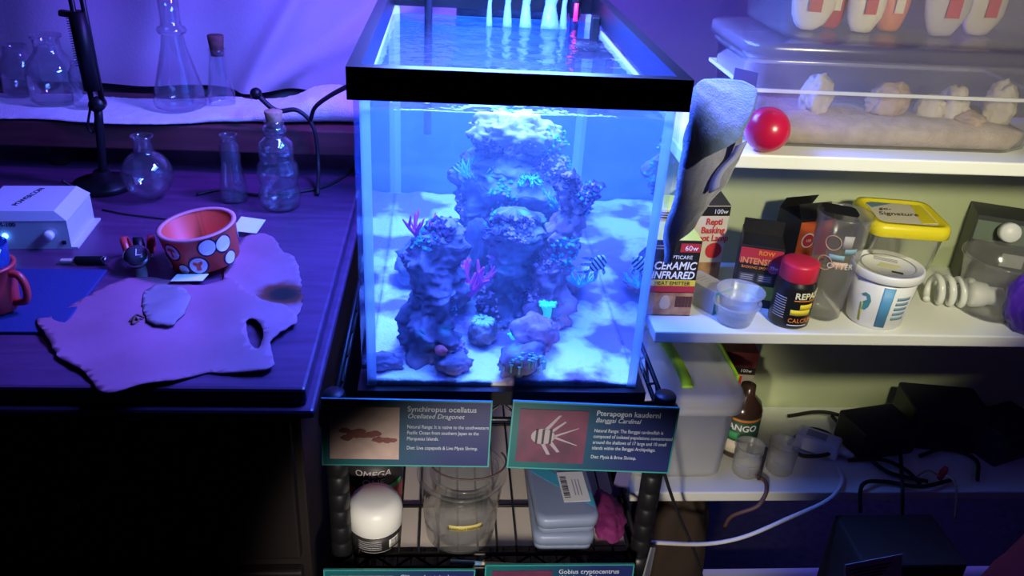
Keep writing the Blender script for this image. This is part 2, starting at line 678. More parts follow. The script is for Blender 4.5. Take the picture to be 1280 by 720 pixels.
def grid_sheet(x0, x1, z0, z1, nx, nz, fn, t):
    V, F = [], []
    for s in (0, t):
        for j in range(nz + 1):
            for i in range(nx + 1):
                x = x0 + (x1 - x0) * i / nx
                z = z0 + (z1 - z0) * j / nz
                V.append((x, fn(x, z) + s, z))
    n = (nx + 1) * (nz + 1)
    for j in range(nz):
        for i in range(nx):
            a = j * (nx + 1) + i
            F.append((a, a + 1, a + nx + 2, a + nx + 1))
            F.append((n + a, n + a + nx + 1, n + a + nx + 2, n + a + 1))
    return mk(V, F, True)


single('draped_sheet', grid_sheet(-1.35, 0.02, 0.845, 1.75, 160, 60, sheet_y, 0.003), M_SHEET, 'pale fabric sheet draped in folds over the wall behind the glassware', 'sheet')

# fluffy towel lying along the ledge
M_FLUFF = mat('white_terry', (0.80, 0.78, 0.80), 0.95, col2=(0.70, 0.68, 0.72), scale=40, bump=1.0, bscale=420, sheen=0.5)


def towel_strip():
    V, F = [], []
    nx, ny = 200, 14
    for i in range(nx + 1):
        x = -1.18 + 0.98 * i / nx
        # front edge wanders, the roll thickens towards the aquarium
        tall = 0.006 + 0.040 * max(0, min(1, (x + 0.43) / 0.12)) + 0.010 * math.exp(-((x + .47) / .05) ** 2)
        tall *= 1 + 0.15 * math.sin(x * 40)
        fy = 0.648 + 0.006 * math.sin(x * 23) + 0.03 * max(0, min(1, (x + 0.50) / 0.1))
        dy = 0.16 - 0.04 * max(0, min(1, (x + 0.50) / 0.1))
        for j in range(ny):
            a = 2 * PI * j / ny
            cx = math.copysign(abs(math.cos(a)) ** 0.7, math.cos(a))
            sz = math.copysign(abs(math.sin(a)) ** 0.8, math.sin(a))
            p = Vector((x, fy + dy / 2 + cx * dy / 2, LZ + 0.0005 + tall / 2 + sz * tall / 2))
            k = 0.0022 * fnoise(p, 160, 2, 2)
            V.append(p + Vector((0, -abs(k) if cx < 0 else 0, abs(k) if sz > 0 else 0)))
    for i in range(nx):
        for j in range(ny):
            j2 = (j + 1) % ny
            F.append((i * ny + j, i * ny + j2, (i + 1) * ny + j2, (i + 1) * ny + j))
    F.append(tuple(reversed(range(ny))))
    F.append(tuple(nx * ny + j for j in range(ny)))
    return mk(V, F, True)


single('fluffy_towel', towel_strip(), M_FLUFF, 'white fluffy towel spread along the red-brown ledge under the glassware', 'towel')

M_CORK = mat('cork', (0.42, 0.26, 0.16), 0.85, col2=(0.28, 0.16, 0.09), scale=120, bump=0.4, bscale=200)
M_CORKD = mat('dark_cork', (0.16, 0.06, 0.05), 0.85, col2=(0.10, 0.04, 0.035), scale=120, bump=0.4, bscale=200)


def glassware(name, label, cat, prof, loc, cork=None, t=0.0016, lip=0.0, group=None):
    """hollow glass vessel: outer profile, then the same walls inside"""
    o = thing(name, label, cat, loc, group=group)
    inner = [(max(0.0, r - t), z + (t if z < 0.004 else 0)) for r, z in reversed(prof) if r > 1e-6]
    pr = prof + inner + [(0, inner[-1][1])]
    part('vessel', lathe(pr, 36), GLASS, o)
    if cork:
        zc, rc, h, m = cork
        part('cork', lathe([(0, zc - 0.012), (rc * 0.85, zc - 0.012), (rc * 1.12, zc + h), (rc * 1.05, zc + h + 0.001), (0, zc + h + 0.001)], 20), m, o)
    return o


TWZ = LZ + 0.0105
p = at_z(207, 152, TWZ)
glassware('conical_flask', 'large clear conical flask with a long ringed neck on the ledge', 'flask',
          [(0, 0), (0.036, 0), (0.043, 0.004), (0.045, 0.012), (0.042, 0.026), (0.030, 0.072), (0.021, 0.105), (0.018, 0.125), (0.018, 0.126), (0.023, 0.128), (0.025, 0.132), (0.023, 0.137), (0.0175, 0.140), (0.0165, 0.150), (0.017, 0.215)], (p.x, 0.735, TWZ))
p = at_z(268, 145, TWZ)
glassware('cork_bottle', 'slim clear bottle with a dark cork beside the conical flask on the ledge', 'bottle',
          [(0, 0), (0.020, 0), (0.023, 0.004), (0.0235, 0.02), (0.019, 0.055), (0.015, 0.085), (0.014, 0.098), (0.015, 0.102)], (p.x, 0.745, TWZ), (0.102, 0.0125, 0.022, M_CORKD))
p = at_z(42, 145, TWZ)
glassware('wide_jar', 'wide clear glass jar with a narrow neck at the far left of the ledge', 'jar',
          [(0, 0), (0.036, 0), (0.042, 0.006), (0.043, 0.05), (0.040, 0.066), (0.026, 0.082), (0.022, 0.090), (0.022, 0.108), (0.026, 0.110), (0.026, 0.114)], (p.x, 0.745, TWZ))
p = at_z(88, 146, TWZ)
glassware('glass_vial', 'small clear straight vial between the wide jar and the black lamp arm', 'vial',
          [(0, 0), (0.018, 0), (0.020, 0.003), (0.020, 0.060), (0.014, 0.068), (0.013, 0.078), (0.015, 0.080)], (p.x, 0.72, TWZ))
p = at_z(8, 128, TWZ)
glassware('glass_jar', 'clear glass jar cut by the left picture edge on the ledge', 'jar',
          [(0, 0), (0.028, 0), (0.032, 0.005), (0.032, 0.055), (0.022, 0.070), (0.020, 0.085)], (p.x, 0.79, TWZ))
# on the dresser top
p = at_z(190, 246, TZ)
R0 = 0.040
ball = [(0, 0.0006), (0.014, 0.0006)] + [(R0 * math.sin(R_(a)), R0 - R0 * math.cos(R_(a))) for a in range(28, 157, 8)] + [(0.0155, 0.080), (0.014, 0.098), (0.017, 0.101), (0.017, 0.104)]
glassware('round_flask', 'small round-bottomed flask with a short neck on the dresser', 'flask', ball, (p.x, 0.545, TZ + .0005))
p = at_z(293, 250, TZ)
glassware('tapered_vial', 'tall tapering clear vial beside the bubble-shaped corked bottle', 'vial',
          [(0, 0), (0.021, 0), (0.023, 0.003), (0.022, 0.022), (0.018, 0.050), (0.016, 0.058), (0.016, 0.092), (0.013, 0.096), (0.0125, 0.108), (0.014, 0.110)], (p.x, 0.548, TZ))
p = at_z(351, 258, TZ)
bub = [(0, 0), (0.026, 0), (0.032, 0.006), (0.034, 0.020), (0.031, 0.034), (0.0285, 0.040), (0.031, 0.047), (0.0335, 0.060), (0.031, 0.073), (0.026, 0.081), (0.028, 0.087), (0.0285, 0.098), (0.025, 0.109), (0.017, 0.116), (0.0145, 0.120), (0.0175, 0.124), (0.0185, 0.128), (0.0165, 0.133), (0.0135, 0.136), (0.0155, 0.139), (0.0155, 0.143)]
glassware('bubble_bottle', 'clear bottle of three stacked bulges with a cork stopper on the dresser', 'bottle', bub, (p.x, 0.522, TZ), (0.143, 0.0125, 0.014, M_CORK))

# black lamp arm on the dresser
lamp_o = thing('desk_lamp', 'black sprung arm of a desk lamp leaning up in front of the ledge', 'lamp', at_y(130, 232, 0.585) * 1.0)
lamp_o.location.z = TZ
base = Vector(lamp_o.location)


def loc_arm(px, py, y):
    return at_y(px, py, y) - base


part('base', lathe([(0, 0), (0.045, 0), (0.048, 0.004), (0.046, 0.012), (0.018, 0.018), (0.012, 0.030), (0, 0.031)], 28), BLACKM, lamp_o)
a0, a1, a2 = loc_arm(128, 205, .58), loc_arm(122, 130, .575), loc_arm(88, -40, .56)
part('lower_arm', tube([(0, 0, 0.02), a0, a1], 0.007, 8, 4), BLACKM, lamp_o)
for s in (-0.008, 0.008):
    part('arm_bar', tube([a1 + Vector((s, 0, 0)), a2 + Vector((s, 0, 0))], 0.0045, 8, 2), BLACKM, lamp_o)
hp = [a1.lerp(a2, 0.12), a1.lerp(a2, 0.70)]
part('spring_cover', tube([hp[0] + Vector((-.002, -.004, 0)), hp[1] + Vector((-.002, -.004, 0))], 0.0125, 12, 2), BLACK, lamp_o)
sp = []
for k in range(180):
    t = k / 179
    q = hp[0].lerp(hp[1], 0.3 + 0.7 * t) + Vector((-0.0145, -0.006, 0))
    sp.append(q + Vector((0.0035 * math.cos(t * 140), 0.0035 * math.sin(t * 140), 0)))
part('spring', tube(sp, 0.0007, 4, 1, raw=True), mat('spring_steel', (0.10, 0.10, 0.13), 0.35, 1.0), lamp_o)
part('joint', lathe([(0, -.011), (.011, -.010), (.012, 0), (.011, .010), (0, .011)], 16), BLACKM, lamp_o, a1, (PI / 2, 0, 0))
part('clamp_tab', box(0.020, 0.012, 0.009, (0, 0, 0), 0.002), BLACKM, lamp_o, loc_arm(83, 17, .56), (0, 0.1, 0))
part('hook_wire', tube([a1 + Vector((-.012, 0, -.006)), loc_arm(110, 158, .575), loc_arm(117, 165, .575), a1 + Vector((-.004, 0, -.012))], 0.0022, 6), BLACKM, lamp_o)

# cables behind the dresser things
def cable(name, label, pts, r, m=DARK, cat='cable', group=None, n=8):
    return single(name, tube(pts, r, 8, n), m, label, cat, group=group)


plug = thing('cable_plug', 'black cable with a ball-ended plug lying on the fluffy towel by the aquarium', 'cable', at_y(342, 134, .66))
b0 = Vector(plug.location)
part('ball_end', lathe([(0, -.010)] + [(0.010 * math.cos(R_(a)), 0.010 * math.sin(R_(a))) for a in range(-75, 76, 15)] + [(0, .010)], 16), BLACK, plug, at_y(320, 117, .64) - b0)
part('lead', tube([at_y(320, 117, .64) - b0, at_y(345, 138, .64) - b0, at_y(372, 138, .64) - b0, at_y(392, 160, .638) - b0, at_y(398, 205, .63) - b0, (at_z(397, 243, TZ + .004)) - b0], [.0045, .0045, .004, .0035, .0035, .0035], 8), DARK, plug)
cable('power_cable', 'black cable looping from the ledge to the left side of the aquarium rim', [at_y(388, 150, .63), at_y(394, 134, .60), at_y(412, 120, .5), at_y(438, 106, .4)], 0.0035)
cable('power_cable', 'thin black cable trailing across the dresser in front of the bottles', [at_z(246, 243, TZ + .003), at_z(280, 237, TZ + .003), at_z(330, 244, TZ + .003), at_z(395, 236, TZ + .003), at_z(428, 222, TZ + .003), at_z(446, 205, TZ + .003)], 0.0025)
cable('power_cable', 'thin black cable curving behind the white control box', [at_z(128, 262, TZ + .002), at_z(160, 268, TZ + .002), at_z(200, 273, TZ + .002), at_z(225, 277, TZ + .002)], 0.0013)
cable('power_cable', 'short black lead running up from the control box to the lamp base', [at_z(78, 226, TZ + .030), at_z(95, 234, TZ + .014), at_z(115, 230, TZ + .004), at_z(136, 205, TZ + .004)], 0.0022)

# white control box
M_BOXW = mat('white_enamel', (0.62, 0.62, 0.66), 0.45)
cb = thing('control_box', 'white metal control box with a knob and a lit blue lamp at the left edge', 'control box', (at_z(44, 300, TZ).x - 0.008, 0.395, TZ), R_(4))
BW, BD, BH = 0.130, 0.105, 0.040
def hexa(w0, d0, w1, d1, h, z0=0.0, yo=0.0):
    V = [(-w0 / 2, -d0 / 2, z0), (w0 / 2, -d0 / 2, z0), (w0 / 2, d0 / 2, z0), (-w0 / 2, d0 / 2, z0), (-w1 / 2, -d1 / 2 + yo, z0 + h), (w1 / 2, -d1 / 2 + yo, z0 + h), (w1 / 2, d1 / 2 + yo, z0 + h), (-w1 / 2, d1 / 2 + yo, z0 + h)]
    return mk(V, [(3, 2, 1, 0), (4, 5, 6, 7), (0, 1, 5, 4), (1, 2, 6, 5), (2, 3, 7, 6), (3, 0, 4, 7)])


part('base_plate', box(BW + 0.018, BD, 0.0025, (0, 0, 0.00125)), M_BOXW, cb)
part('case', hexa(BW, BD, BW, BD, BH, 0.0025), M_BOXW, cb)
part('sloped_cover', hexa(BW + 0.002, BD + 0.002, BW - 0.03, BD - 0.008, 0.013, BH + 0.0025), M_BOXW, cb)
part('knob', lathe([(0, 0.010), (0.006, 0.010), (0.007, 0.008), (0.007, 0), (0, 0)], 20), WHITE, cb, (0.040, -BD / 2, 0.022), (PI / 2, 0, 0))
part('indicator_lamp', lathe([(0, 0.005), (0.0032, 0.004), (0.004, 0), (0, 0)], 16), mat('lit_blue_diode', (0.05, 0.2, 1.0), 0.4, emit=(0.08, 0.30, 1.0), emit_s=9.0), cb, (-0.018, -BD / 2, 0.020), (PI / 2, 0, 0), label='glowing blue indicator lamp')
part('switch', box(0.005, 0.002, 0.005, (0.057, -BD / 2 - 0.001, 0.010)), INK, cb)
text('WM-100', 0.009, INK, cb, (-0.034, -BD / 2 - 0.0004, 0.034))
text('POWERCON', 0.012, INK, cb, (-0.004, -0.03, BH + 0.0159), (0, 0, R_(78)))
part('screw', lathe([(0, .0012), (.002, .001), (.003, 0), (0, 0)], 10), INK, cb, (0.052, -BD / 2 + .008, BH + 0.0108))

# red handled thing at the left picture edge
M_REDP = mat('red_plastic', (0.62, 0.05, 0.05), 0.35)
rb = thing('red_cup_holder', 'red rounded holder with a blue glass cup in it at the left picture edge', 'holder', (at_z(2, 392, TZ).x - 0.006, 0.165, TZ))
part('holder', lathe(cup_profile(0.026, 0.029, 0.060, 0.003), 32), M_REDP, rb)
part('glass_insert', lathe([(0, 0.004), (0.020, 0.004), (0.025, 0.055), (0.027, 0.085), (0.0255, 0.085), (0.0235, 0.055), (0.019, 0.007), (0, 0.007)], 32), clear('blue_glass', (0.35, 0.5, 0.95), 0.25, (0.1, 0.3, 0.9), 1.5, 0.05), rb)
part('handle', tube([(0.026, -0.006, 0.012), (0.040, -0.008, 0.016), (0.043, -0.008, 0.034), (0.037, -0.006, 0.048), (0.027, -0.005, 0.050)], 0.0045, 8), M_REDP, rb)

# dark blue folder under them
M_FOLD = mat('dark_blue_cloth', (0.02, 0.03, 0.16), 0.7, bump=0.2, bscale=300)
fo = single('cloth_mat', box(0.30, 0.165, 0.004, (0, 0, 0.002), 0.0015), M_FOLD, 'dark blue flat mat lying on the dresser, left of the hide', 'mat', (-0.665, 0.192, TZ), R_(1))
rb.location.z = TZ + 0.0045

# lighter / stick
ls = thing('lighter_stick', 'small black stick with a pale tip lying left of the red-strapped watch', 'stick', (-0.553, 0.298, TZ + 0.0062), R_(2))
part('barrel', lathe([(0, -.018), (.0055, -.018), (.006, -.016), (.006, .016), (.0055, .018), (0, .018)], 16), BLACK, ls, (0.006, 0, 0), (0, PI / 2, 0))
part('silver_cap', lathe([(0, .018), (.0058, .018), (.0058, .022), (.003, .023), (0, .023)], 16), mat('silver', (.6, .6, .65), .3, 1.0), ls, (0.006, 0, 0), (0, PI / 2, 0))
part('pale_tip', box(0.020, 0.008, 0.005, (-0.022, 0, -0.001), 0.0015), mat('pale_plastic', (.55, .42, .35), .5), ls)

# watch with red strap
wt = thing('wristwatch', 'wristwatch with a red and black strap standing beside the polka dot bowl', 'watch', (-0.482, 0.290, TZ + 0.0005), R_(10))
part('case', lathe([(0, 0), (.015, 0), (.017, .002), (.017, .006), (.0155, .008), (0, .008)], 28), MATS['silver'], wt, (0.004, -0.012, 0.020), (R_(38), 0, 0))
fc = part('dial', lathe([(0, .0082), (.0138, .0082), (.0138, .0088), (0, .0088)], 28), mat('dark_dial', (.06, .06, .08), .25), wt, (0.004, -0.012, 0.020), (R_(38), 0, 0))
part('watch_hand', box(.0012, .010, .0004, (0, .004, .0092)), WINK, fc)
part('watch_hand', box(.007, .0012, .0004, (.003, 0, .0092)), WINK, fc)
part('crown', lathe([(0, 0), (.0025, 0), (.0025, .004), (0, .004)], 12), MATS['silver'], wt, (0.021, -0.0145, 0.0235), (0, PI / 2, 0))


def ribbon(path, w, t, ax):
    """flat strap along a path; ax = width direction"""
    P = smooth_path(path, 6)
    ax = Vector(ax)
    V, F = [], []
    for i, p in enumerate(P):
        a = P[max(0, i - 1)]
        b = P[min(len(P) - 1, i + 1)]
        nn = (b - a).cross(ax).normalized()
        for s, q in ((-1, -1), (1, -1), (1, 1), (-1, 1)):
            V.append(p + ax * (w / 2 * s) + nn * (t / 2 * q))
    m = len(P)
    for i in range(m - 1):
        for k in range(4):
            F.append((i * 4 + k, i * 4 + (k + 1) % 4, i * 4 + 4 + (k + 1) % 4, i * 4 + 4 + k))
    F += [(3, 2, 1, 0), tuple((m - 1) * 4 + k for k in range(4))]
    return mk(V, F, True)


for s in (-1, 1):
    part('strap', ribbon([(0.006 + s * .013, -0.008, 0.020), (0.003 + s * .017, 0.010, 0.037), (s * .017, 0.034, 0.030), (s * .015, 0.045, 0.012), (s * .012, 0.035, 0.003)], 0.009, 0.0025, (1, 0, 0)), M_REDP, wt)
part('strap_core', ribbon([(0.006, -0.004, 0.026), (0.003, 0.012, 0.037), (0, 0.032, 0.028), (0, 0.042, 0.012)], 0.012, 0.003, (1, 0, 0)), BLACK, wt)
part('strap_end', ribbon([(0.008, -0.022, 0.014), (0.010, -0.030, 0.006), (0.011, -0.040, 0.003)], 0.014, 0.0025, (1, 0, 0)), mat('grey_strap', (.25, .22, .24), .6), wt)

# hides
def hide_col(name, centre, rad, base=(0.36, 0.12, 0.21)):
    m = mat(name, base, 0.8, col2=(base[0] * .86, base[1] * .82, base[2] * .80), scale=14, bump=0.15, bscale=90)
    nt = m.node_tree
    b = nt.nodes['Principled BSDF']
    src = b.inputs['Base Color'].links[0].from_socket
    g = nt.nodes.new('ShaderNodeNewGeometry')
    vm = nt.nodes.new('ShaderNodeVectorMath')
    vm.operation = 'DISTANCE'
    vm.inputs[1].default_value = centre
    nt.links.new(g.outputs['Position'], vm.inputs[0])
    n = nt.nodes.new('ShaderNodeTexNoise')
    n.inputs['Scale'].default_value = 40
    nt.links.new(g.outputs['Position'], n.inputs['Vector'])
    ad = nt.nodes.new('ShaderNodeMath')
    ad.operation = 'MULTIPLY_ADD'
    ad.inputs[1].default_value = rad * 0.7
    nt.links.new(n.outputs[0], ad.inputs[0])
    nt.links.new(vm.outputs['Value'], ad.inputs[2])
    r = nt.nodes.new('ShaderNodeValToRGB')
    e = r.color_ramp.elements
    e[0].position, e[0].color = rad * 0.75, (0.02, 0.008, 0.004, 1)
    e[1].position, e[1].color = rad * 1.55, (1, 1, 1, 1)
    mid = e.new(rad * 1.15)
    mid.color = (0.45, 0.16, 0.03, 1)
    nt.links.new(ad.outputs[0], r.inputs[0])
    mx = nt.nodes.new('ShaderNodeMix')
    mx.data_type = 'RGBA'
    mx.blend_type = 'MULTIPLY'
    mx.inputs[0].default_value = 1
    nt.links.new(src, mx.inputs[6])
    nt.links.new(r.outputs[0], mx.inputs[7])
    nt.links.new(mx.outputs[2], b.inputs['Base Color'])
    return m


def zp(L, z=TZ):
    return [tuple(at_z(x, y, z).xy) for x, y in L]


bc = at_z(352, 372, TZ)
M_HIDE2 = hide_col('scorched_hide', (bc.x + .002, bc.y + .004, TZ + .006), 0.034)
hz2 = lambda x, y: TZ + 0.0008 + 0.006 * max(0, math.sin((x + y) * 38)) * 0.5
single('leather_hide', sheet(zp([(285, 318), (318, 296), (342, 300), (352, 318), (368, 325), (376, 352), (377, 385), (366, 402), (345, 408), (325, 400), (300, 395), (280, 360)]), [], hz2, 0.0022, 0.008, seed=4), M_HIDE2, 'smaller hide with a scorched brown patch under the right of the pale hide', 'hide')
M_HIDE = hide_col('pale_hide', (-9, -9, 0), 0.03)


def hz1(x, y):
    near = max(0, min(1, (x + 0.36) / 0.09)) * max(0, min(1, (y - 0.06) / 0.06))
    return TZ + 0.0040 + 0.0040 * near + 0.0022 * math.sin(x * 46 + y * 20) + 0.0016 * math.sin(y * 70 - x * 25)


M_HIDE.node_tree.nodes['Principled BSDF'].inputs['Roughness'].default_value = 0.85
single('leather_hide', sheet(zp([(45, 404), (62, 400), (100, 380), (150, 357), (185, 351), (222, 356), (250, 362), (290, 357), (312, 372), (330, 385), (352, 388), (368, 395), (373, 408), (352, 424), (338, 440), (342, 466), (300, 470), (262, 468), (220, 480), (180, 486), (132, 496), (110, 472), (75, 450), (62, 428)]),
                             [zp([(309, 408), (322, 408), (330, 425), (324, 444), (312, 434)])], hz1, 0.0022, 0.009, seed=2), M_HIDE, 'large pale hide with ragged edges and a torn hole, spread on the dresser', 'hide')
single('leather_scrap', sheet(zp([(178, 370), (196, 352), (228, 360), (238, 372), (222, 398), (205, 405), (184, 398)], TZ + .012), [], lambda x, y: max(hz1(x, y) + 0.0035, TZ + .008) + 0.002 * math.sin(x * 90), 0.002, 0.008, seed=9), mat('grey_suede', (0.28, 0.18, 0.22), 0.9, col2=(0.22, 0.14, 0.18), scale=30), 'small folded grey leather scrap lying on the large pale hide', 'leather')
single('thong_knot', tube([at_z(162, 402, TZ + .010), at_z(168, 396, TZ + .013), at_z(173, 401, TZ + .010), at_z(166, 405, TZ + .010), at_z(170, 394, TZ + .014), at_z(180, 397, TZ + .012)], 0.0014, 6), mat('brown_thong', (.12, .05, .03), .8), 'tiny knotted brown thong beside the grey leather scrap', 'thong')
single('paper_slip', prism([(-.018, -.012), (.020, -.014), (.026, .016), (-.012, .020)], 0, 0.0006), WHITE, 'white paper corner sticking out behind the polka dot bowl', 'paper', (at_z(308, 292, TZ).x, at_z(308, 292, TZ).y, TZ + .012), R_(-6), rot=(R_(20), 0, R_(-6)))
single('paper_slip', prism([(-.022, -.008), (.018, -.008), (.022, .012), (-.018, .012)], 0, 0.0006), WHITE, 'white paper edge showing between the polka dot bowl and the hide', 'paper', (at_z(238, 357, TZ).x, at_z(238, 357, TZ).y, TZ + .0105), R_(4))

# polka dot bowl
M_BOWL = mat('orange_red_enamel', (0.72, 0.075, 0.035), 0.45)
pb = thing('polka_dot_bowl', 'orange-red band-shaped bowl with white polka dots ringed in black', 'bowl', (at_z(258, 334, TZ).x, 0.301, TZ + .0105), rot=(R_(3), R_(-7), 0))
pb.scale = (1.06, 1.06, 1.06)
RB, RT, HB = 0.043, 0.0475, 0.050
part('bowl_body', lathe([(0, 0), (RB - .003, 0), (RB, .003), (RT, HB - .002), (RT + .001, HB), (RT - .004, HB), (RB - .004, .006), (0, .006)], 48), M_BOWL, pb)
part('rim', lathe([(RT - .0045, HB - .001), (RT + .0015, HB - .001), (RT + .0015, HB + .0012), (RT - .0045, HB + .0012), (RT - .0045, HB - .001)], 48), mat('worn_pink_rim', (.62, .22, .24), .6), pb)
M_DOTRING = mat('black_ring_ink', (.015, .012, .05), .5)
M_DOT = mat('white_dot_ink', (.85, .75, .80), .5)


def dot_on_wall(parent, ang, z, r):
    V1, ring = [], []
    for (rad, off, nm, m) in ((r, .0004, 'dot_ring', M_DOTRING), (r * .82, .0009, 'dot', M_DOT)):
        V, F = [], []
        n = 24
        for lay in (0, off):
            for k in range(n):
                a = 2 * PI * k / n
                zz = z + rad * math.sin(a)
                rr = RB + (RT - RB) * (zz / HB) + lay
                th = ang + rad * math.cos(a) / rr
                V.append((rr * math.cos(th), rr * math.sin(th), zz))
        F = [tuple(range(n, 2 * n))] + [(k, (k + 1) % n, n + (k + 1) % n, n + k) for k in range(n)]
        o = part(nm, mk(V, F), m, parent)
    return o


for ang, z, r in ((-122, .033, .0125), (-84, .014, .013), (-64, .044, .0125), (-38, .034, .0125), (-30, .008, .010), (-150, .010, .012), (-170, .040, .012), (-110, .003, .008), (20, .03, .012), (70, .02, .012), (130, .03, .012)):
    z = min(max(z, r + .001), HB - r - .001)
    dot_on_wall(pb, R_(ang), z, r)


def motif(parent, ang, z, shape):
    V, F = [], []
    n = len(shape)
    for lay in (.0009, .0013):
        for (x, y) in shape:
            rr = RB + (RT - RB) * ((z + y) / HB) + lay
            th = ang + x / rr
            V.append((rr * math.cos(th), rr * math.sin(th), z + y))
    F = [tuple(range(n, 2 * n))] + [(k, (k + 1) % n, n + (k + 1) % n, n + k) for k in range(n)]
    part('motif', mk(V, F), M_BOWL, parent)


tsh = [(-.0012, -.007), (.0012, -.007), (.0016, .002), (.007, .001), (.005, .005), (.001, .006), (-.001, .006), (-.005, .005), (-.007, .001), (-.0016, .002)]
motif(pb, R_(-122), .033, tsh)
hsh = [(0, -.007), (.003, -.006), (.0025, -.001), (.006, .003), (.005, .006), (.002, .005), (0, .003), (-.002, .005), (-.005, .006), (-.006, .003), (-.0025, -.001), (-.003, -.006)]
motif(pb, R_(-84), .014, hsh)

# ------------------------------------------------------------------ aquarium
AW, AD = 0.318, 0.545          # outside of the plastic frame
AB, AT = 0.735, 1.100
GW = 0.308
tank = thing('aquarium', 'tall glass aquarium with a black plastic rim on the wire rack', 'aquarium', (0, 0, AB))


def ring(w, d, wi, di, h, z, yc):
    def L(a, b, zz):
        return [(x, y + yc, zz) for x, y in ((-a / 2, -b / 2), (a / 2, -b / 2), (a / 2, b / 2), (-a / 2, b / 2))]
    loops = [L(w, d, z), L(w, d, z + h), L(wi, di, z + h), L(wi, di, z), L(w, d, z)]
    return loft(loops, False, (False, False))


M_RIM = mat('black_rim_plastic', (0.006, 0.006, 0.007), 0.35, spec=0.35)
yc = AD / 2
part('top_rim', ring(AW, AD, AW - 0.026, AD - 0.026, 0.030, AT - AB - 0.030, yc), M_RIM, tank)
part('bottom_rim', ring(AW, AD, AW - 0.03, AD - 0.03, 0.017, 0.0, yc), M_RIM, tank)
zc, hh = (AT - AB - 0.004 + 0.004) / 2, AT - AB - 0.010
part('front_pane', box(GW, 0.005, hh, (0, 0.0075, zc)), TANKGL, tank)
part('back_pane', box(GW, 0.005, hh, (0, AD - 0.0075, zc)), TANKGL, tank)
for s in (-1, 1):
    part('side_pane', box(0.005, AD - 0.022, hh, (s * (GW / 2 - 0.0025), yc, zc)), TANKGL, tank)
part('bottom_pane', box(GW - 0.012, AD - 0.022, 0.006, (0, yc, 0.012)), TANKGL, tank)
M_BACKFILM = mat('blue_background_film', (0.03, 0.22, 0.85), 0.6, col2=(0.025, 0.17, 0.78), scale=3)
part('background_film', box(GW - 0.004, 0.002, hh - 0.04, (0, AD - 0.003, zc - 0.018)), M_BACKFILM, tank)
M_SIL = clear('clear_silicone', (0.9, 0.96, 1.0), 0.6, (0.75, 0.9, 0.95), 1.4, 0.3)
for sx in (-1, 1):
    x0 = sx * (GW / 2 - 0.005)
    for y0, dy in ((0.010, 1), (AD - 0.010, -1)):
        part('silicone_seam', prism([(x0, y0), (x0 - sx * 0.010, y0), (x0, y0 + dy * 0.010)], 0.016, hh - 0.02), M_SIL, tank)
    # salt and water film along the waterline
    part('waterline_crust', box(0.0015, AD - 0.06, 0.005, (x0 - sx * .001, yc, 0.3245)), M_SIL, tank)

# water
WL = 1.058
def water_mat(name, top):
    m, nt, b_ = new_mat(name)
    nt.nodes.remove(b_)
    N = nt.nodes.new
    out = nt.nodes['Material Output']
    tr = N('ShaderNodeBsdfTransparent')
    tr.inputs[0].default_value = (0.94, 0.98, 1.0, 1)
    if top:
        gl = N('ShaderNodeBsdfGlossy')
        gl.inputs['Roughness'].default_value = 0.06
        lw, fo = schlick(nt, 1.33)
        mx = N('ShaderNodeMixShader')
        nz = N('ShaderNodeTexNoise')
        nz.inputs['Scale'].default_value = 30
        nz.inputs['Detail'].default_value = 3
        tc = N('ShaderNodeTexCoord')
        bp = N('ShaderNodeBump')
        bp.inputs['Strength'].default_value = 0.6
        bp.inputs['Distance'].default_value = 0.006
        nt.links.new(tc.outputs['Object'], nz.inputs['Vector'])
        nt.links.new(nz.outputs[0], bp.inputs['Height'])
        nt.links.new(bp.outputs[0], gl.inputs['Normal'])
        nt.links.new(bp.outputs[0], lw.inputs['Normal'])
        nt.links.new(fo, mx.inputs[0])
        nt.links.new(tr.outputs[0], mx.inputs[1])
        nt.links.new(gl.outputs[0], mx.inputs[2])
        nt.links.new(mx.outputs[0], out.inputs['Surface'])
    else:
        tr.inputs[0].default_value = (1, 1, 1, 1)
        gl = N('ShaderNodeBsdfGlossy')
        gl.inputs['Roughness'].default_value = 0.02
        fr = N('ShaderNodeFresnel')
        fr.inputs['IOR'].default_value = 1.33
        mx = N('ShaderNodeMixShader')
        nt.links.new(fr.outputs[0], mx.inputs[0])
        nt.links.new(tr.outputs[0], mx.inputs[1])
        nt.links.new(gl.outputs[0], mx.inputs[2])
        nt.links.new(mx.outputs[0], out.inputs['Surface'])
    vs = N('ShaderNodeVolumeScatter')
    vs.inputs['Color'].default_value = (0.75, 0.85, 1.0, 1)
    vs.inputs['Density'].default_value = 0.48
    vs.inputs['Anisotropy'].default_value = 0.1
    va = N('ShaderNodeVolumeAbsorption')
    va.inputs['Color'].default_value = (0.34, 0.66, 1.0, 1)
    va.inputs['Density'].default_value = 1.6
    av = N('ShaderNodeAddShader')
    nt.links.new(vs.outputs[0], av.inputs[0])
    nt.links.new(va.outputs[0], av.inputs[1])
    nt.links.new(av.outputs[0], out.inputs['Volume'])
    return m


mw = water_mat('aquarium_water_surface', True)
mw2 = water_mat('aquarium_water_body', False)


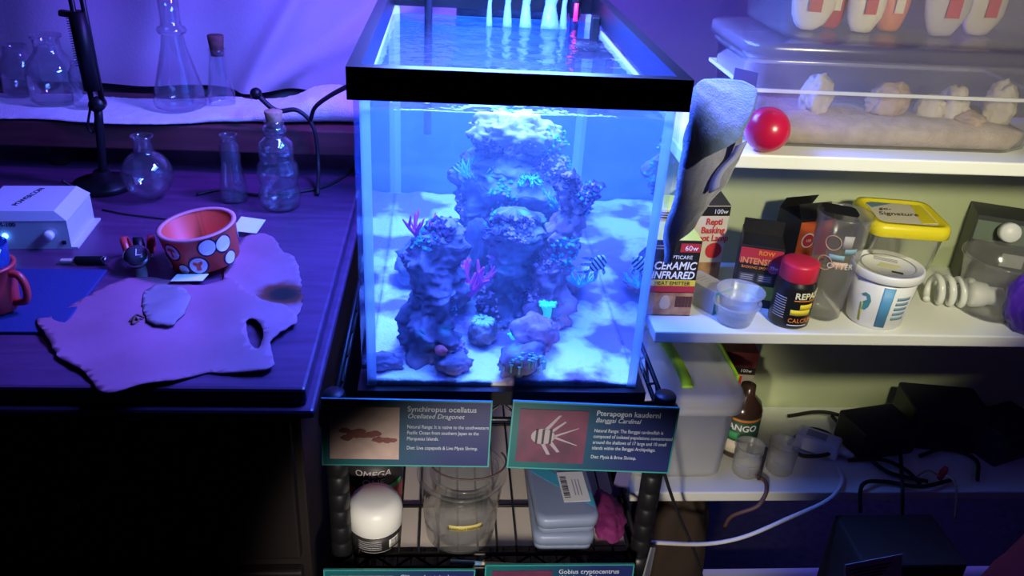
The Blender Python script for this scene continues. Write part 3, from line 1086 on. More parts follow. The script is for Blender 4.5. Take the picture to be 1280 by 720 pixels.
def water_mesh():
    w, d = GW - 0.0125, AD - 0.0225
    nx, ny = 30, 60
    V, F = [], []
    for j in range(ny + 1):
        for i in range(nx + 1):
            x = -w / 2 + w * i / nx
            y = yc - d / 2 + d * j / ny
            e = min(i, nx - i, j, ny - j)
            z = WL + (0.0012 * fnoise((x, y, 0), 22, 3, 3) if e else 0)
            V.append((x, y, z))
    top = lambda i, j: j * (nx + 1) + i
    for j in range(ny):
        for i in range(nx):
            F.append((top(i, j), top(i + 1, j), top(i + 1, j + 1), top(i, j + 1)))
    b0 = len(V)
    zb = AB + 0.0165
    loop = [top(i, 0) for i in range(nx + 1)] + [top(nx, j) for j in range(1, ny + 1)] + [top(i, ny) for i in range(nx - 1, -1, -1)] + [top(0, j) for j in range(ny - 1, 0, -1)]
    for k in loop:
        V.append((V[k][0], V[k][1], zb))
    n = len(loop)
    for k in range(n):
        k2 = (k + 1) % n
        F.append((loop[k2], loop[k], b0 + k, b0 + k2))
    F.append(tuple(b0 + k for k in reversed(range(n))))
    me = mk(V, F, True)
    me.materials.append(mw)
    me.materials.append(mw2)
    for k in range(nx * ny, len(me.polygons)):
        me.polygons[k].material_index = 1
        me.polygons[k].use_smooth = False
    return me


single('tank_water', water_mesh(), mw, 'blue-lit salt water filling the aquarium to just below its rim', 'water', kind='stuff')

# sand bed
M_SAND = mat('white_coral_sand', (0.74, 0.76, 0.72), 0.9, col2=(0.20, 0.13, 0.26), scale=13, bump=0.8, bscale=260, lo=.47, hi=.57, detail=9)
def sand_z(x, y):
    return AB + 0.026 + 0.006 * fnoise((x, y, 0), 14, 1, 3) + 0.02 * max(0, y - 0.2) * 2


def sand_mesh():
    w, d = GW - 0.0128, AD - 0.0228
    nx, ny = 60, 120
    V, F = [], []
    for j in range(ny + 1):
        for i in range(nx + 1):
            x = -w / 2 + w * i / nx
            y = yc - d / 2 + d * j / ny
            V.append((x, y, sand_z(x, y) + 0.0012 * fnoise((x, y, 1), 130, 5, 2)))
    for j in range(ny):
        for i in range(nx):
            a = j * (nx + 1) + i
            F.append((a, a + 1, a + nx + 2, a + nx + 1))
    b0 = len(V)
    loop = [i for i in range(nx + 1)] + [j * (nx + 1) + nx for j in range(1, ny + 1)] + [ny * (nx + 1) + i for i in range(nx - 1, -1, -1)] + [j * (nx + 1) for j in range(ny - 1, 0, -1)]
    for k in loop:
        V.append((V[k][0], V[k][1], AB + 0.0170))
    n = len(loop)
    for k in range(n):
        F.append((loop[(k + 1) % n], loop[k], b0 + k, b0 + (k + 1) % n))
    F.append(tuple(b0 + k for k in reversed(range(n))))
    return mk(V, F, True)


single('sand_bed', sand_mesh(), M_SAND, 'white coral sand with purple algae patches on the aquarium floor', 'sand', kind='stuff')

# rocks
def rock_mat(name, c1, c2, c3):
    m = mat(name, c1, 0.9, col2=c2, scale=26, bump=1.0, bscale=110, lo=.40, hi=.62, detail=8)
    nt = m.node_tree
    b = nt.nodes['Principled BSDF']
    src = b.inputs['Base Color'].links[0].from_socket
    v = nt.nodes.new('ShaderNodeTexVoronoi')
    v.inputs['Scale'].default_value = 34
    tc = nt.nodes.new('ShaderNodeTexCoord')
    nt.links.new(tc.outputs['Object'], v.inputs['Vector'])
    r = nt.nodes.new('ShaderNodeValToRGB')
    r.color_ramp.elements[0].position = 0.10
    r.color_ramp.elements[0].color = (1, 1, 1, 1)
    r.color_ramp.elements[1].position = 0.32
    r.color_ramp.elements[1].color = (0, 0, 0, 1)
    nt.links.new(v.outputs['Distance'], r.inputs[0])
    n = nt.nodes.new('ShaderNodeTexNoise')
    n.inputs['Scale'].default_value = 9
    nt.links.new(tc.outputs['Object'], n.inputs['Vector'])
    mu = nt.nodes.new('ShaderNodeMath')
    mu.operation = 'MULTIPLY'
    nt.links.new(r.outputs[0], mu.inputs[0])
    nt.links.new(n.outputs[0], mu.inputs[1])
    mx = nt.nodes.new('ShaderNodeMix')
    mx.data_type = 'RGBA'
    nt.links.new(mu.outputs[0], mx.inputs[0])
    nt.links.new(src, mx.inputs[6])
    mx.inputs[7].default_value = (*c3, 1)
    nt.links.new(mx.outputs[2], b.inputs['Base Color'])
    return m


M_ROCK1 = rock_mat('dark_live_rock', (0.08, 0.07, 0.12), (0.24, 0.19, 0.29), (0.16, 0.45, 0.42))
M_ROCK2 = rock_mat('grey_live_rock', (0.07, 0.07, 0.11), (0.30, 0.28, 0.34), (0.18, 0.52, 0.46))
M_ROCK3 = rock_mat('pink_live_rock', (0.28, 0.13, 0.20), (0.50, 0.32, 0.38), (0.34, 0.48, 0.48))
M_ROCKP = rock_mat('pale_pink_rock', (0.66, 0.48, 0.52), (0.48, 0.34, 0.42), (0.30, 0.70, 0.58))


def sz_(x, y):
    return sand_z(x, y) - 0.004


single('live_rock', rock_column([(-.078, .065, sz_(-.078, .065)), (-.082, .068, .80), (-.074, .075, .835), (-.082, .085, .865), (-.070, .09, .895), (-.062, .095, .912)], [.036, .033, .030, .031, .028, .014], 1.0, 0.34, 34), M_ROCK1, 'tall dark purple rock pillar at the left front of the aquarium', 'rock')
single('live_rock', rock_column([(.020, .27, sz_(.02, .27)), (.018, .27, .82), (.012, .27, .87), (.020, .27, .905), (.022, .27, .930), (.016, .265, .950)], [.062, .060, .066, .074, .064, .030], 5.0, 0.26, 24, 96, 140), M_ROCK2, 'broad mound of grey rock in the middle of the aquarium', 'rock')
single('live_rock', rock(.054, .040, .030, 3.3, 0.28, 1.5), M_ROCKP, 'pale pink pitted rock crowning the middle mound', 'rock', (.016, .262, .928), 0.3, rot=(R_(-8), R_(8), 0.3))
single('live_rock', rock_column([(.022, .155, sz_(.022, .155)), (.020, .16, .80), (.016, .165, .84), (.020, .165, .875), (.016, .165, .897)], [.040, .034, .031, .036, .022], 8.0, 0.32, 36, 80, 110), M_ROCK2, 'stubby rock pillar with a rounded shell-like top in front of the middle mound', 'rock')
single('live_rock', rock_column([(.062, .14, sz_(.062, .14)), (.060, .14, .80), (.066, .15, .84), (.074, .155, .875), (.084, .16, .905), (.080, .16, .930), (.076, .16, .948)], [.030, .026, .022, .024, .019, .013, .010], 12.0, 0.34, 40), M_ROCK3, 'pinkish forked rock spire at the right of the aquarium', 'rock')
single('live_rock', rock_column([(.084, .158, .892), (.094, .155, .918), (.101, .152, .934), (.105, .15, .940)], [.011, .011, .010, .005], 15.0, 0.25, 70, 24, 24), mat('dark_sponge', (0.06, 0.05, 0.14), 0.8, col2=(.2, .18, .4), scale=60, bump=1, bscale=200), 'dark knobbly sponge on the side fork of the pink spire', 'sponge')
def crust(o, n, m, seed, r0=.0012, r1=.0034, zmin=-9, name='algae_crust'):
    """tiny encrusting growth all over a rock: joined into one part"""
    rnd = random.Random(seed)
    vs = [v for v in o.data.vertices if v.co.z > zmin]
    V, F = [], []
    hub = [vs[rnd.randrange(len(vs))].co.copy() for _ in range(max(3, n // 45))]
    near = [v for v in vs if min((v.co - h).length for h in hub) < .020]
    for _ in range(n):
        v = near[rnd.randrange(len(near))]
        r = rnd.uniform(r0, r1)
        b = len(V)
        for d in ((1, 0, 0), (-1, 0, 0), (0, 1, 0), (0, -1, 0), (0, 0, 1), (0, 0, -1)):
            V.append(v.co + Vector(d) * r * rnd.uniform(.6, 1.3) + v.normal * r * .3)
        for f in ((0, 2, 4), (2, 1, 4), (1, 3, 4), (3, 0, 4), (2, 0, 5), (1, 2, 5), (3, 1, 5), (0, 3, 5)):
            F.append(tuple(b + i for i in f))
    c = part(name, mk(V, F), m, o)
    c['kind'] = 'stuff'


M_CR1 = mat('teal_crust', (0.10, 0.50, 0.50), 0.8)
M_CR2 = mat('lilac_crust', (0.55, 0.34, 0.55), 0.8)
M_CR3 = mat('plum_crust', (0.10, 0.05, 0.14), 0.8)
for i, o in enumerate([o for o in COL.objects if o.name.startswith('live_rock')]):
    big = i in (1, 3)
    crust(o, 260 if big else 160, M_CR1, 100 + i)
    crust(o, 260 if big else 160, M_CR2, 200 + i, name='coralline_crust')
    crust(o, 320 if big else 200, M_CR3, 300 + i, .0014, .0042, name='sponge_crust')

# smaller stones on the sand
stones = [(-.135, .035, .020, .012, .010, M_ROCK1, 'low dark stone on the sand against the left pane'),
          (-.020, .10, .022, .016, .016, M_ROCK2, 'grey stone on the sand between the two left pillars'),
          (.040, .075, .026, .020, .022, M_ROCK3, 'pink stone at the foot of the right spire'),
          (.022, .035, .030, .018, .016, M_ROCK1, 'dark stone covered with pale polyps at the front of the aquarium'),
          (.075, .25, .030, .022, .030, M_ROCK2, 'grey stone behind the pink spire'),
          (-.055, .030, .018, .014, .012, M_ROCK1, 'dark stone at the front foot of the left pillar'),
          (.100, .23, .020, .018, .014, M_ROCK3, 'pink stone at the right of the sand'),
          (-.010, .20, .030, .02, .055, M_ROCK1, 'upright dark rock between the left pillar and the mound'),
          (-.095, .26, .040, .03, .030, M_ROCK2, 'grey rock at the rear left of the aquarium'),
          (.048, .185, .020, .018, .050, M_ROCK2, 'blue-grey rock wedged between the mound and the pink spire'),
          (-.062, .17, .030, .025, .040, M_ROCK1, 'dark rock behind the left pillar')]
for i, (x, y, a, b, c, m, lab) in enumerate(stones):
    single('live_rock', rock(a, b, c, 20 + i * 2.3, 0.3, 1.7, 4), m, lab, 'rock', (x, y, sz_(x, y)), i * 1.3)

# corals
def branch_coral(base, n, length, r, spread, seed, droop=0.0):
    rnd = random.Random(seed)
    acc = ([], [])
    for i in range(n):
        a = 2 * PI * i / n + rnd.uniform(-.4, .4)
        d = Vector((math.cos(a) * spread, math.sin(a) * spread, 1)).normalized()
        P = [Vector(base)]
        for k in range(3):
            d = (d + Vector((rnd.uniform(-.35, .35), rnd.uniform(-.35, .35), .1 - droop))).normalized()
            P.append(P[-1] + d * length / 3)
            if k < 2:
                e = (d + Vector((rnd.uniform(-.9, .9), rnd.uniform(-.9, .9), .2))).normalized()
                tube([P[-1], P[-1] + e * length * .22, P[-1] + e * length * .36 + Vector((0, 0, length * .08))], [r * .8, r * .7, r * .35], 6, 2, acc=acc)
        tube(P, [r * 1.2, r, r * .9, r * .4], 7, 3, acc=acc)
    return mk(acc[0], acc[1], True)


M_MAG = mat('magenta_coral', (0.85, 0.06, 0.42), 0.7, col2=(0.70, 0.05, 0.30), scale=60)
M_CYAN = mat('green_fluorescent_coral', (0.10, 0.85, 0.62), 0.6, emit=(0.05, 0.75, 0.60), emit_s=0.55)
M_TEAL = mat('teal_algae', (0.10, 0.55, 0.60), 0.8, col2=(0.15, 0.70, 0.60), scale=60)
M_PUR = mat('dark_purple_coral', (0.10, 0.05, 0.20), 0.7)
P0 = Vector(at_y(527, 292, .10))
single('branching_coral', branch_coral(P0 - Vector((0, 0, .012)), 6, .036, .0024, .7, 3), M_MAG, 'small branching magenta coral on the left shoulder of the left pillar', 'coral')
P0 = Vector(at_y(590, 345, .13))
single('branching_coral', branch_coral(P0 - Vector((.002, 0, .025)), 9, .044, .0034, .8, 5), M_MAG, 'bushy magenta coral between the left pillar and the stubby one', 'coral')
P0 = Vector(at_y(552, 282, .095))
single('knob_coral', branch_coral(P0 - Vector((0, 0, .012)), 7, .022, .0046, 1.3, 8), M_PUR, 'dark knobbed coral on top of the left pillar', 'coral')
P0 = Vector(at_y(580, 222, .24))
single('algae_tuft', branch_coral(P0 + Vector((.014, 0, -.006)), 22, .034, .0010, 1.6, 12), M_TEAL, 'feathery teal algae tuft on the left side of the middle mound', 'algae')
P0 = Vector(at_y(700, 250, .21))
single('algae_tuft', branch_coral(P0 + Vector((.0, 0, -.02)), 26, .040, .0014, .9, 14), M_TEAL, 'teal algae hanging between the mound and the pink spire', 'algae')
P0 = Vector(at_y(660, 212, .215))
single('algae_tuft', branch_coral(P0 + Vector((0, 0, -.01)), 20, .022, .0013, 2.4, 16, .5), M_TEAL, 'pale green algae fringe below the pink crown rock', 'algae')
P0 = Vector(at_y(725, 350, .20))
single('algae_tuft', branch_coral(P0 + Vector((0, 0, -.01)), 16, .026, .0012, 1.4, 18), M_TEAL, 'teal algae tuft right of the pink spire below the fish', 'algae')


def mushroom(base, r, h, seed, n=9):
    """fleshy coral head: a stalk and a frilled disc"""
    acc = ([], [])
    b = Vector(base)
    tube([b, b + Vector((0.001, 0, h * .5)), b + Vector((-.001, 0, h))], [r * .45, r * .5, r * .7], 12, 4, acc=acc)
    rnd = random.Random(seed)
    for i in range(n):
        a = 2 * PI * i / n
        d = Vector((math.cos(a), math.sin(a), 0))
        tube([b + Vector((0, 0, h * .85)), b + d * r * .6 + Vector((0, 0, h * 1.05)), b + d * r * rnd.uniform(.9, 1.15) + Vector((0, 0, h * rnd.uniform(1.0, 1.2)))], [r * .3, r * .28, r * .18], 7, 3, acc=acc)
    return mk(acc[0], acc[1], True)


P0 = at_y(680, 392, .115)
single('green_coral', mushroom((P0.x + .003, P0.y, P0.z - .008), .010, .020, 2), M_CYAN, 'glowing green frilled coral head on the right spire', 'coral')
P0 = at_y(641, 420, .085)
single('green_coral', mushroom((P0.x, P0.y, P0.z - .004), .006, .006, 4, 6), M_CYAN, 'tiny glowing green coral low in the middle of the aquarium', 'coral')
P0 = at_y(603, 402, .10)
single('pale_coral', mushroom((P0.x, P0.y, P0.z - .010), .013, .010, 6, 11), mat('pale_cyan_coral', (.45, .75, .75), .7), 'pale frilled coral on the sand between the two left pillars', 'coral')


def polyps(c, n, rx, ry, rz, seed):
    acc = ([], [])
    rnd = random.Random(seed)
    for i in range(n):
        a, u = rnd.uniform(0, 2 * PI), math.sqrt(rnd.uniform(0, 1))
        q = Vector(c) + Vector((math.cos(a) * u * rx, math.sin(a) * u * ry - (.5 * ry), rz * math.sqrt(max(0, 1 - u * u))))
        h = rnd.uniform(.003, .006)
        tube([q - Vector((0, 0, .006)), q + Vector((0, -.001, h * .6)), q + Vector((0, -.001, h))], [.0010, .0012, .0024], 7, 2, acc=acc)
    return mk(acc[0], acc[1], True)


single('polyp_colony', polyps((.022, .030, sz_(.022, .035) + .016), 60, .026, .015, .010, 3), mat('pale_polyps', (.20, .50, .50), .6), 'colony of small pale polyps on the dark stone at the front', 'coral', kind='stuff')
single('red_snail', rock(.007, .006, .006, 77, .25, 2, 3), mat('red_shell', (.55, .10, .12), .5), 'small red-brown snail on the foot of the left pillar', 'snail', at_y(551, 444, .033))

# banded fish
M_FISH, nt, b = new_mat('silver_black_bars')
tc = nt.nodes.new('ShaderNodeTexCoord')
wv = nt.nodes.new('ShaderNodeTexWave')
wv.inputs['Scale'].default_value = 48
wv.bands_direction = 'X'
rp = nt.nodes.new('ShaderNodeValToRGB')
rp.color_ramp.elements[0].position = .42
rp.color_ramp.elements[0].color = (.01, .01, .02, 1)
rp.color_ramp.elements[1].position = .5
rp.color_ramp.elements[1].color = (.6, .75, .8, 1)
nt.links.new(tc.outputs['Object'], wv.inputs['Vector'])
nt.links.new(wv.outputs[0], rp.inputs[0])
nt.links.new(rp.outputs[0], b.inputs['Base Color'])
b.inputs['Roughness'].default_value = .35
M_FIN = mat('dark_fin', (.03, .04, .08), .5, col2=(.4, .6, .7), scale=300)


def fish():
    V, F = [], []
    n, s = 18, 14
    for i in range(n + 1):
        t = i / n
        h = 0.0115 * (math.sin(PI * min(1, t * 1.02) ** 0.75) ** 0.8) + 0.0012
        if t > .8:
            h = max(h, .0022)
        for k in range(s):
            a = 2 * PI * k / s
            V.append((-0.019 + .038 * t, h * .42 * math.cos(a), h * math.sin(a)))
    for i in range(n):
        for k in range(s):
            F.append((i * s + k, i * s + (k + 1) % s, (i + 1) * s + (k + 1) % s, (i + 1) * s + k))
    F += [tuple(reversed(range(s))), tuple(n * s + k for k in range(s))]
    return mk(V, F, True)


p = at_y(747, 330, .155)
FSC = .72
fs = thing('striped_fish', 'small silver fish with black bars and long trailing fins, right of the spire', 'fish', p, rot=(R_(10), R_(38), R_(195)))
fs.scale = (FSC, FSC, FSC)
part('fish_body', fish(), M_FISH, fs)
def fin(poly):
    me = prism(poly, -.0003, .0003)
    for v in me.vertices:
        v.co = Vector((v.co.x, v.co.z, v.co.y))
    return me


part('dorsal_fin', fin([(-.004, .009), (.004, .010), (.016, .028), (.010, .026), (.000, .016)]), M_FIN, fs)
part('dorsal_fin', fin([(.006, .008), (.013, .006), (.026, .020), (.020, .020)]), M_FIN, fs)
part('anal_fin', fin([(.004, -.009), (.012, -.006), (.022, -.020), (.016, -.021)]), M_FIN, fs)
part('pelvic_fin', fin([(-.006, -.010), (-.001, -.010), (.004, -.024), (-.002, -.022)]), M_FIN, fs)
part('tail_fin', fin([(.018, -.002), (.018, .002), (.034, .012), (.038, .013), (.026, 0), (.038, -.013), (.034, -.012)]), M_FIN, fs)
part('eye', lathe([(0, -.0052), (.0022, -.0050), (.0026, 0), (.0022, .0050), (0, .0052)], 12), INK, fs, (-.012, 0, .003), (PI / 2, 0, 0))

# filter at the back with its falling water
M_FILT = mat('smoky_black_plastic', (0.010, 0.010, 0.016), 0.25, spec=0.5)
fl = thing('hang_on_filter', 'black hang-on filter pouring water at the rear of the aquarium', 'filter', (.03, .523, 1.07))
part('body', box(.17, .05, .13, (0, .055, .035), .006), M_FILT, fl)
part('spout', box(.15, .045, .012, (0, .000, .048), .004), M_FILT, fl)
part('intake_tube', tube([(-.125, .0, .05), (-.125, -.025, .055), (-.126, -.032, .03), (-.126, -.034, -.18)], .006, 10), M_FILT, fl)
M_FALL = clear('falling_water', (0.75, 0.92, 1.0), 0.30, (0.6, 0.85, 1.0), 1.4, 0.02, bump=1.0, bscale=90)
for i, (px, w) in enumerate(((611, .004), (633, .006), (655, .008), (684, .012), (700, .005))):
    a = at_z(px, 30, WL)
    x = a.x - .03
    yy = a.y - .523
    P = [(x + .004, -.012, .048), (x + .003, -.040, .040), (x, -.046, .018), (x, -.052, WL - 1.07 - .001)]
    me = tube(P, [w, w * .9, w * .7, w * 1.2], 10, 5)
    part('falling_stream', me, M_FALL, fl)
ht = thing('heater', 'red-lit glass heater tube standing at the rear right of the aquarium', 'heater', (.118, .505, .93))
part('glass_tube', tube([(0, 0, 0), (0, 0, .10), (0, 0, .14)], .0065, 12), mat('dark_glass', (.02, .02, .05), .15), ht)
part('cap', tube([(0, 0, .14), (0, 0, .19)], .0085, 12, 1), BLACK, ht)
part('red_indicator', tube([(0, -.0075, .135), (0, -.0075, .160)], .0032, 8, 1), mat('lit_red_indicator', (.9, .02, .15), .4, emit=(1.0, .02, .16), emit_s=1.6), ht, label='lit red indicator strip')
pm = thing('wave_pump', 'small black pump clamped at the rear right corner of the aquarium', 'pump', (.130, .45, 1.035))
part('pump_body', lathe([(0, -.02), (.012, -.02), (.014, -.012), (.014, .012), (.010, .022), (0, .022)], 20), BLACK, pm, (0, 0, 0), (0, PI / 2, 0))
part('bracket', box(.012, .014, .055, (.010, .0, .018), .002), BLACK, pm)

# towel over the right of the rim
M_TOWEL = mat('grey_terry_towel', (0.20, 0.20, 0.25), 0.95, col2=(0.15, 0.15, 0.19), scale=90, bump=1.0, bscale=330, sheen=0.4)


def cloth_rows(rows, t, sub=2):
    V, F = [], []
    nr, nc = len(rows), len(rows[0])
    for row in rows:
        for (px, py, y) in row:
            q = at_y(px, py, y)
            V.append(Vector((max(q.x, 0.1685 if q.z < 1.108 else q.x), q.y, q.z)))
    for j in range(nr - 1):
        for i in range(nc - 1):
            F.append((j * nc + i, (j + 1) * nc + i, (j + 1) * nc + i + 1, j * nc + i + 1))
    bm = bmesh.new()
    vs = [bm.verts.new(v) for v in V]
    for f in F:
        bm.faces.new([vs[i] for i in f])
    bmesh.ops.recalc_face_normals(bm, faces=bm.faces)
    me = bpy.data.meshes.new('mesh')
    bm.to_mesh(me)
    bm.free()
    me.polygons.foreach_set('use_smooth', [True] * len(me.polygons))
    return me


def cloth_mods(o, t):
    s = o.modifiers.new('subdivision', 'SUBSURF')
    s.levels = s.render_levels = 3
    s = o.modifiers.new('solidify', 'SOLIDIFY')
    s.thickness = t
    s.offset = -1
    return o


CLOUDS = bpy.data.textures.new('folds', 'CLOUDS')
CLOUDS.noise_scale = 0.035


def fold_mod(o, k):
    m = o.modifiers.new('folds', 'DISPLACE')
    m.texture = CLOUDS
    m.texture_coords = 'GLOBAL'
    m.strength = k
    m.mid_level = 0.5
    o.modifiers.move(len(o.modifiers) - 1, 1)


tw = thing('hand_towel', 'grey terry towel hung between the aquarium rim and the shelves, blue-lit on top', 'towel', (0, 0, 0))
rows = [[(868, 102, .13), (888, 96, .17), (918, 98, .185), (948, 106, .165)],
        [(868, 122, .09), (890, 118, .13), (916, 118, .15), (947, 122, .142)],
        [(866, 148, .05), (886, 144, .09), (912, 140, .115), (942, 142, .12)],
        [(861, 182, .03), (882, 176, .05), (906, 166, .08), (930, 163, .10)],
        [(851, 218, .03), (868, 206, .04), (890, 192, .065), (923, 178, .085)]]
o = cloth_mods(part('upper_flap', cloth_rows(rows, .004), mat('terry_blue_light_tint', (0.11, 0.17, 0.33), 0.95, col2=(0.08, 0.13, 0.27), scale=90, bump=1.0, bscale=330, sheen=0.4), tw), .005)  # blue glow of the tank light is tinted into the flap's colour
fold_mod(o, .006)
rows = [[(866, 150, .095), (886, 150, .12), (908, 150, .14), (932, 152, .142)],
        [(860, 190, .08), (882, 188, .10), (905, 184, .125), (930, 180, .138)],
        [(852, 232, .072), (872, 226, .092), (898, 220, .118), (924, 200, .138)],
        [(844, 268, .07), (862, 260, .088), (884, 250, .11), (908, 235, .135)],
        [(838, 300, .068), (850, 292, .082), (864, 280, .10), (884, 262, .125)],
        [(832, 335, .066), (838, 326, .078), (846, 310, .09), (862, 288, .11)]]
o = cloth_mods(part('hanging_fold', cloth_rows(rows, .006), M_TOWEL, tw), .007)
fold_mod(o, .012)
hp_ = [at_y(927, 180, .118), at_y(918, 196, .114), at_y(903, 212, .104), at_y(895, 226, .098), at_y(893, 238, .094)]
part('hem', ribbon(hp_, .013, .005, Vector((.75, -.25, .6)).normalized()), mat('towel_hem', (.22, .22, .30), .85, bump=.3, bscale=150), tw)

single('red_ball', lathe([(0, 0)] + [(0.0262 * math.sin(R_(a)), 0.0262 - 0.0262 * math.cos(R_(a))) for a in range(8, 180, 8)] + [(0, .0524)], 32), mat('glossy_red_rubber', (0.50, 0.008, 0.05), 0.28), 'glossy red ball at the front of the top shelf beside the towel', 'ball', (at_z(962, 197, SZ['top']).x, 0.166, SZ['top']))

# ------------------------------------------------------------------ wire rack under the aquarium
rack = thing('wire_rack', 'black wire shelving rack carrying the aquarium', 'rack', (0, 0, 0))
PX, PY0, PY1 = 0.186, 0.012, 0.560
RZ = 0.502            # wire deck of the lower level
def post_mesh(h):
    prof = [(0, 0), (.0125, 0)]
    z = 0.02
    while z < h - .01:
        prof += [(.0125, z - .0016), (.0112, z), (.0125, z + .0016)]
        z += .0254
    prof += [(.0125, h - .002), (.011, h), (0, h)]
    return lathe(prof, 20)


pm_ = post_mesh(0.742)
for x in (-PX, PX):
    for y in (PY0, PY1):
        part('post', pm_, BLACKM, rack, (x, y, 0))
        for z in (RZ, 0.728, 0.12):
            part('collar', lathe([(.0125, -.016), (.0185, -.014), (.0165, .010), (.0125, .012)], 20), BLACKM, rack, (x, y, z - .012))
wire_m = None
for z, nm in ((0.732, 'upper'), (RZ, 'lower'), (0.12, 'floor')):
    for y in (PY0, PY1):
        for dz in (-.003, -.026):
            part('rail', tube([(-PX, y, z + dz), (PX, y, z + dz)], .003, 8, 1), BLACKM, rack)
        P = []
        n = 14
        for k in range(n + 1):
            P.append((-PX + .014 + (2 * PX - .028) * k / n, y, z - .004 if k % 2 else z - .025))
        part('truss_wire', tube(P, .0018, 6, 1, raw=True), BLACKM, rack)
    for x in (-PX, PX):
        for dz in (-.003, -.026):
            part('rail', tube([(x, PY0, z + dz), (x, PY1, z + dz)], .003, 8, 1), BLACKM, rack)
        P = []
        n = 18
        for k in range(n + 1):
            P.append((x, PY0 + .014 + (PY1 - PY0 - .028) * k / n, z - .004 if k % 2 else z - .025))
        part('truss_wire', tube(P, .0018, 6, 1, raw=True), BLACKM, rack)
    if nm == 'upper':
        continue
    if wire_m is None:
        wire_m = tube([(0, PY0, 0), (0, PY1, 0)], .0014, 6, 1)
    x = -PX + .020
    while x < PX - .012:
        part('deck_wire', wire_m, BLACKM, rack, (x, 0, z))
        x += .0245
    for y in (.10, .28, .42):
        part('cross_wire', tube([(-PX, y, z - .004), (PX, y, z - .004)], .0025, 6, 1), BLACKM, rack)
M_LINER = mat('cream_card', (0.74, 0.66, 0.58), 0.8, col2=(0.66, 0.58, 0.52), scale=8)
single('shelf_liner', box(0.345, 0.515, 0.003, (0, 0, 0), .0005), M_LINER, 'cream board lying under the wires of the lower rack level', 'board', (0, .287, RZ - .0085))
for y in (.13, .40):
    pass

# information cards
M_CARD, nt, b = new_mat('teal_to_navy_print')
tc = nt.nodes.new('ShaderNodeTexCoord')
sp_ = nt.nodes.new('ShaderNodeSeparateXYZ')
mr = nt.nodes.new('ShaderNodeMapRange')
mr.inputs[1].default_value = 0.0
mr.inputs[2].default_value = 0.178
rp = nt.nodes.new('ShaderNodeValToRGB')
rp.color_ramp.elements[0].position = 0.1
rp.color_ramp.elements[0].color = (0.008, 0.10, 0.115, 1)
rp.color_ramp.elements[1].position = 0.75
rp.color_ramp.elements[1].color = (0.012, 0.020, 0.115, 1)
nt.links.new(tc.outputs['Object'], sp_.inputs[0])
nt.links.new(sp_.outputs[0], mr.inputs[0])
nt.links.new(mr.outputs[0], rp.inputs[0])
nt.links.new(rp.outputs[0], b.inputs['Base Color'])
b.inputs['Roughness'].default_value = .35
M_EDGE = mat('teal_card_edge', (.03, .25, .25), .4)
M_CTXT = mat('pale_blue_print', (.42, .48, .60), .5)
M_PHOTO1 = mat('pinkish_sand_photo', (.44, .32, .29), .5, col2=(.33, .23, .22), scale=40)
M_PHOTO2 = mat('dark_purple_photo', (.05, .010, .04), .5, col2=(.13, .022, .07), scale=22)


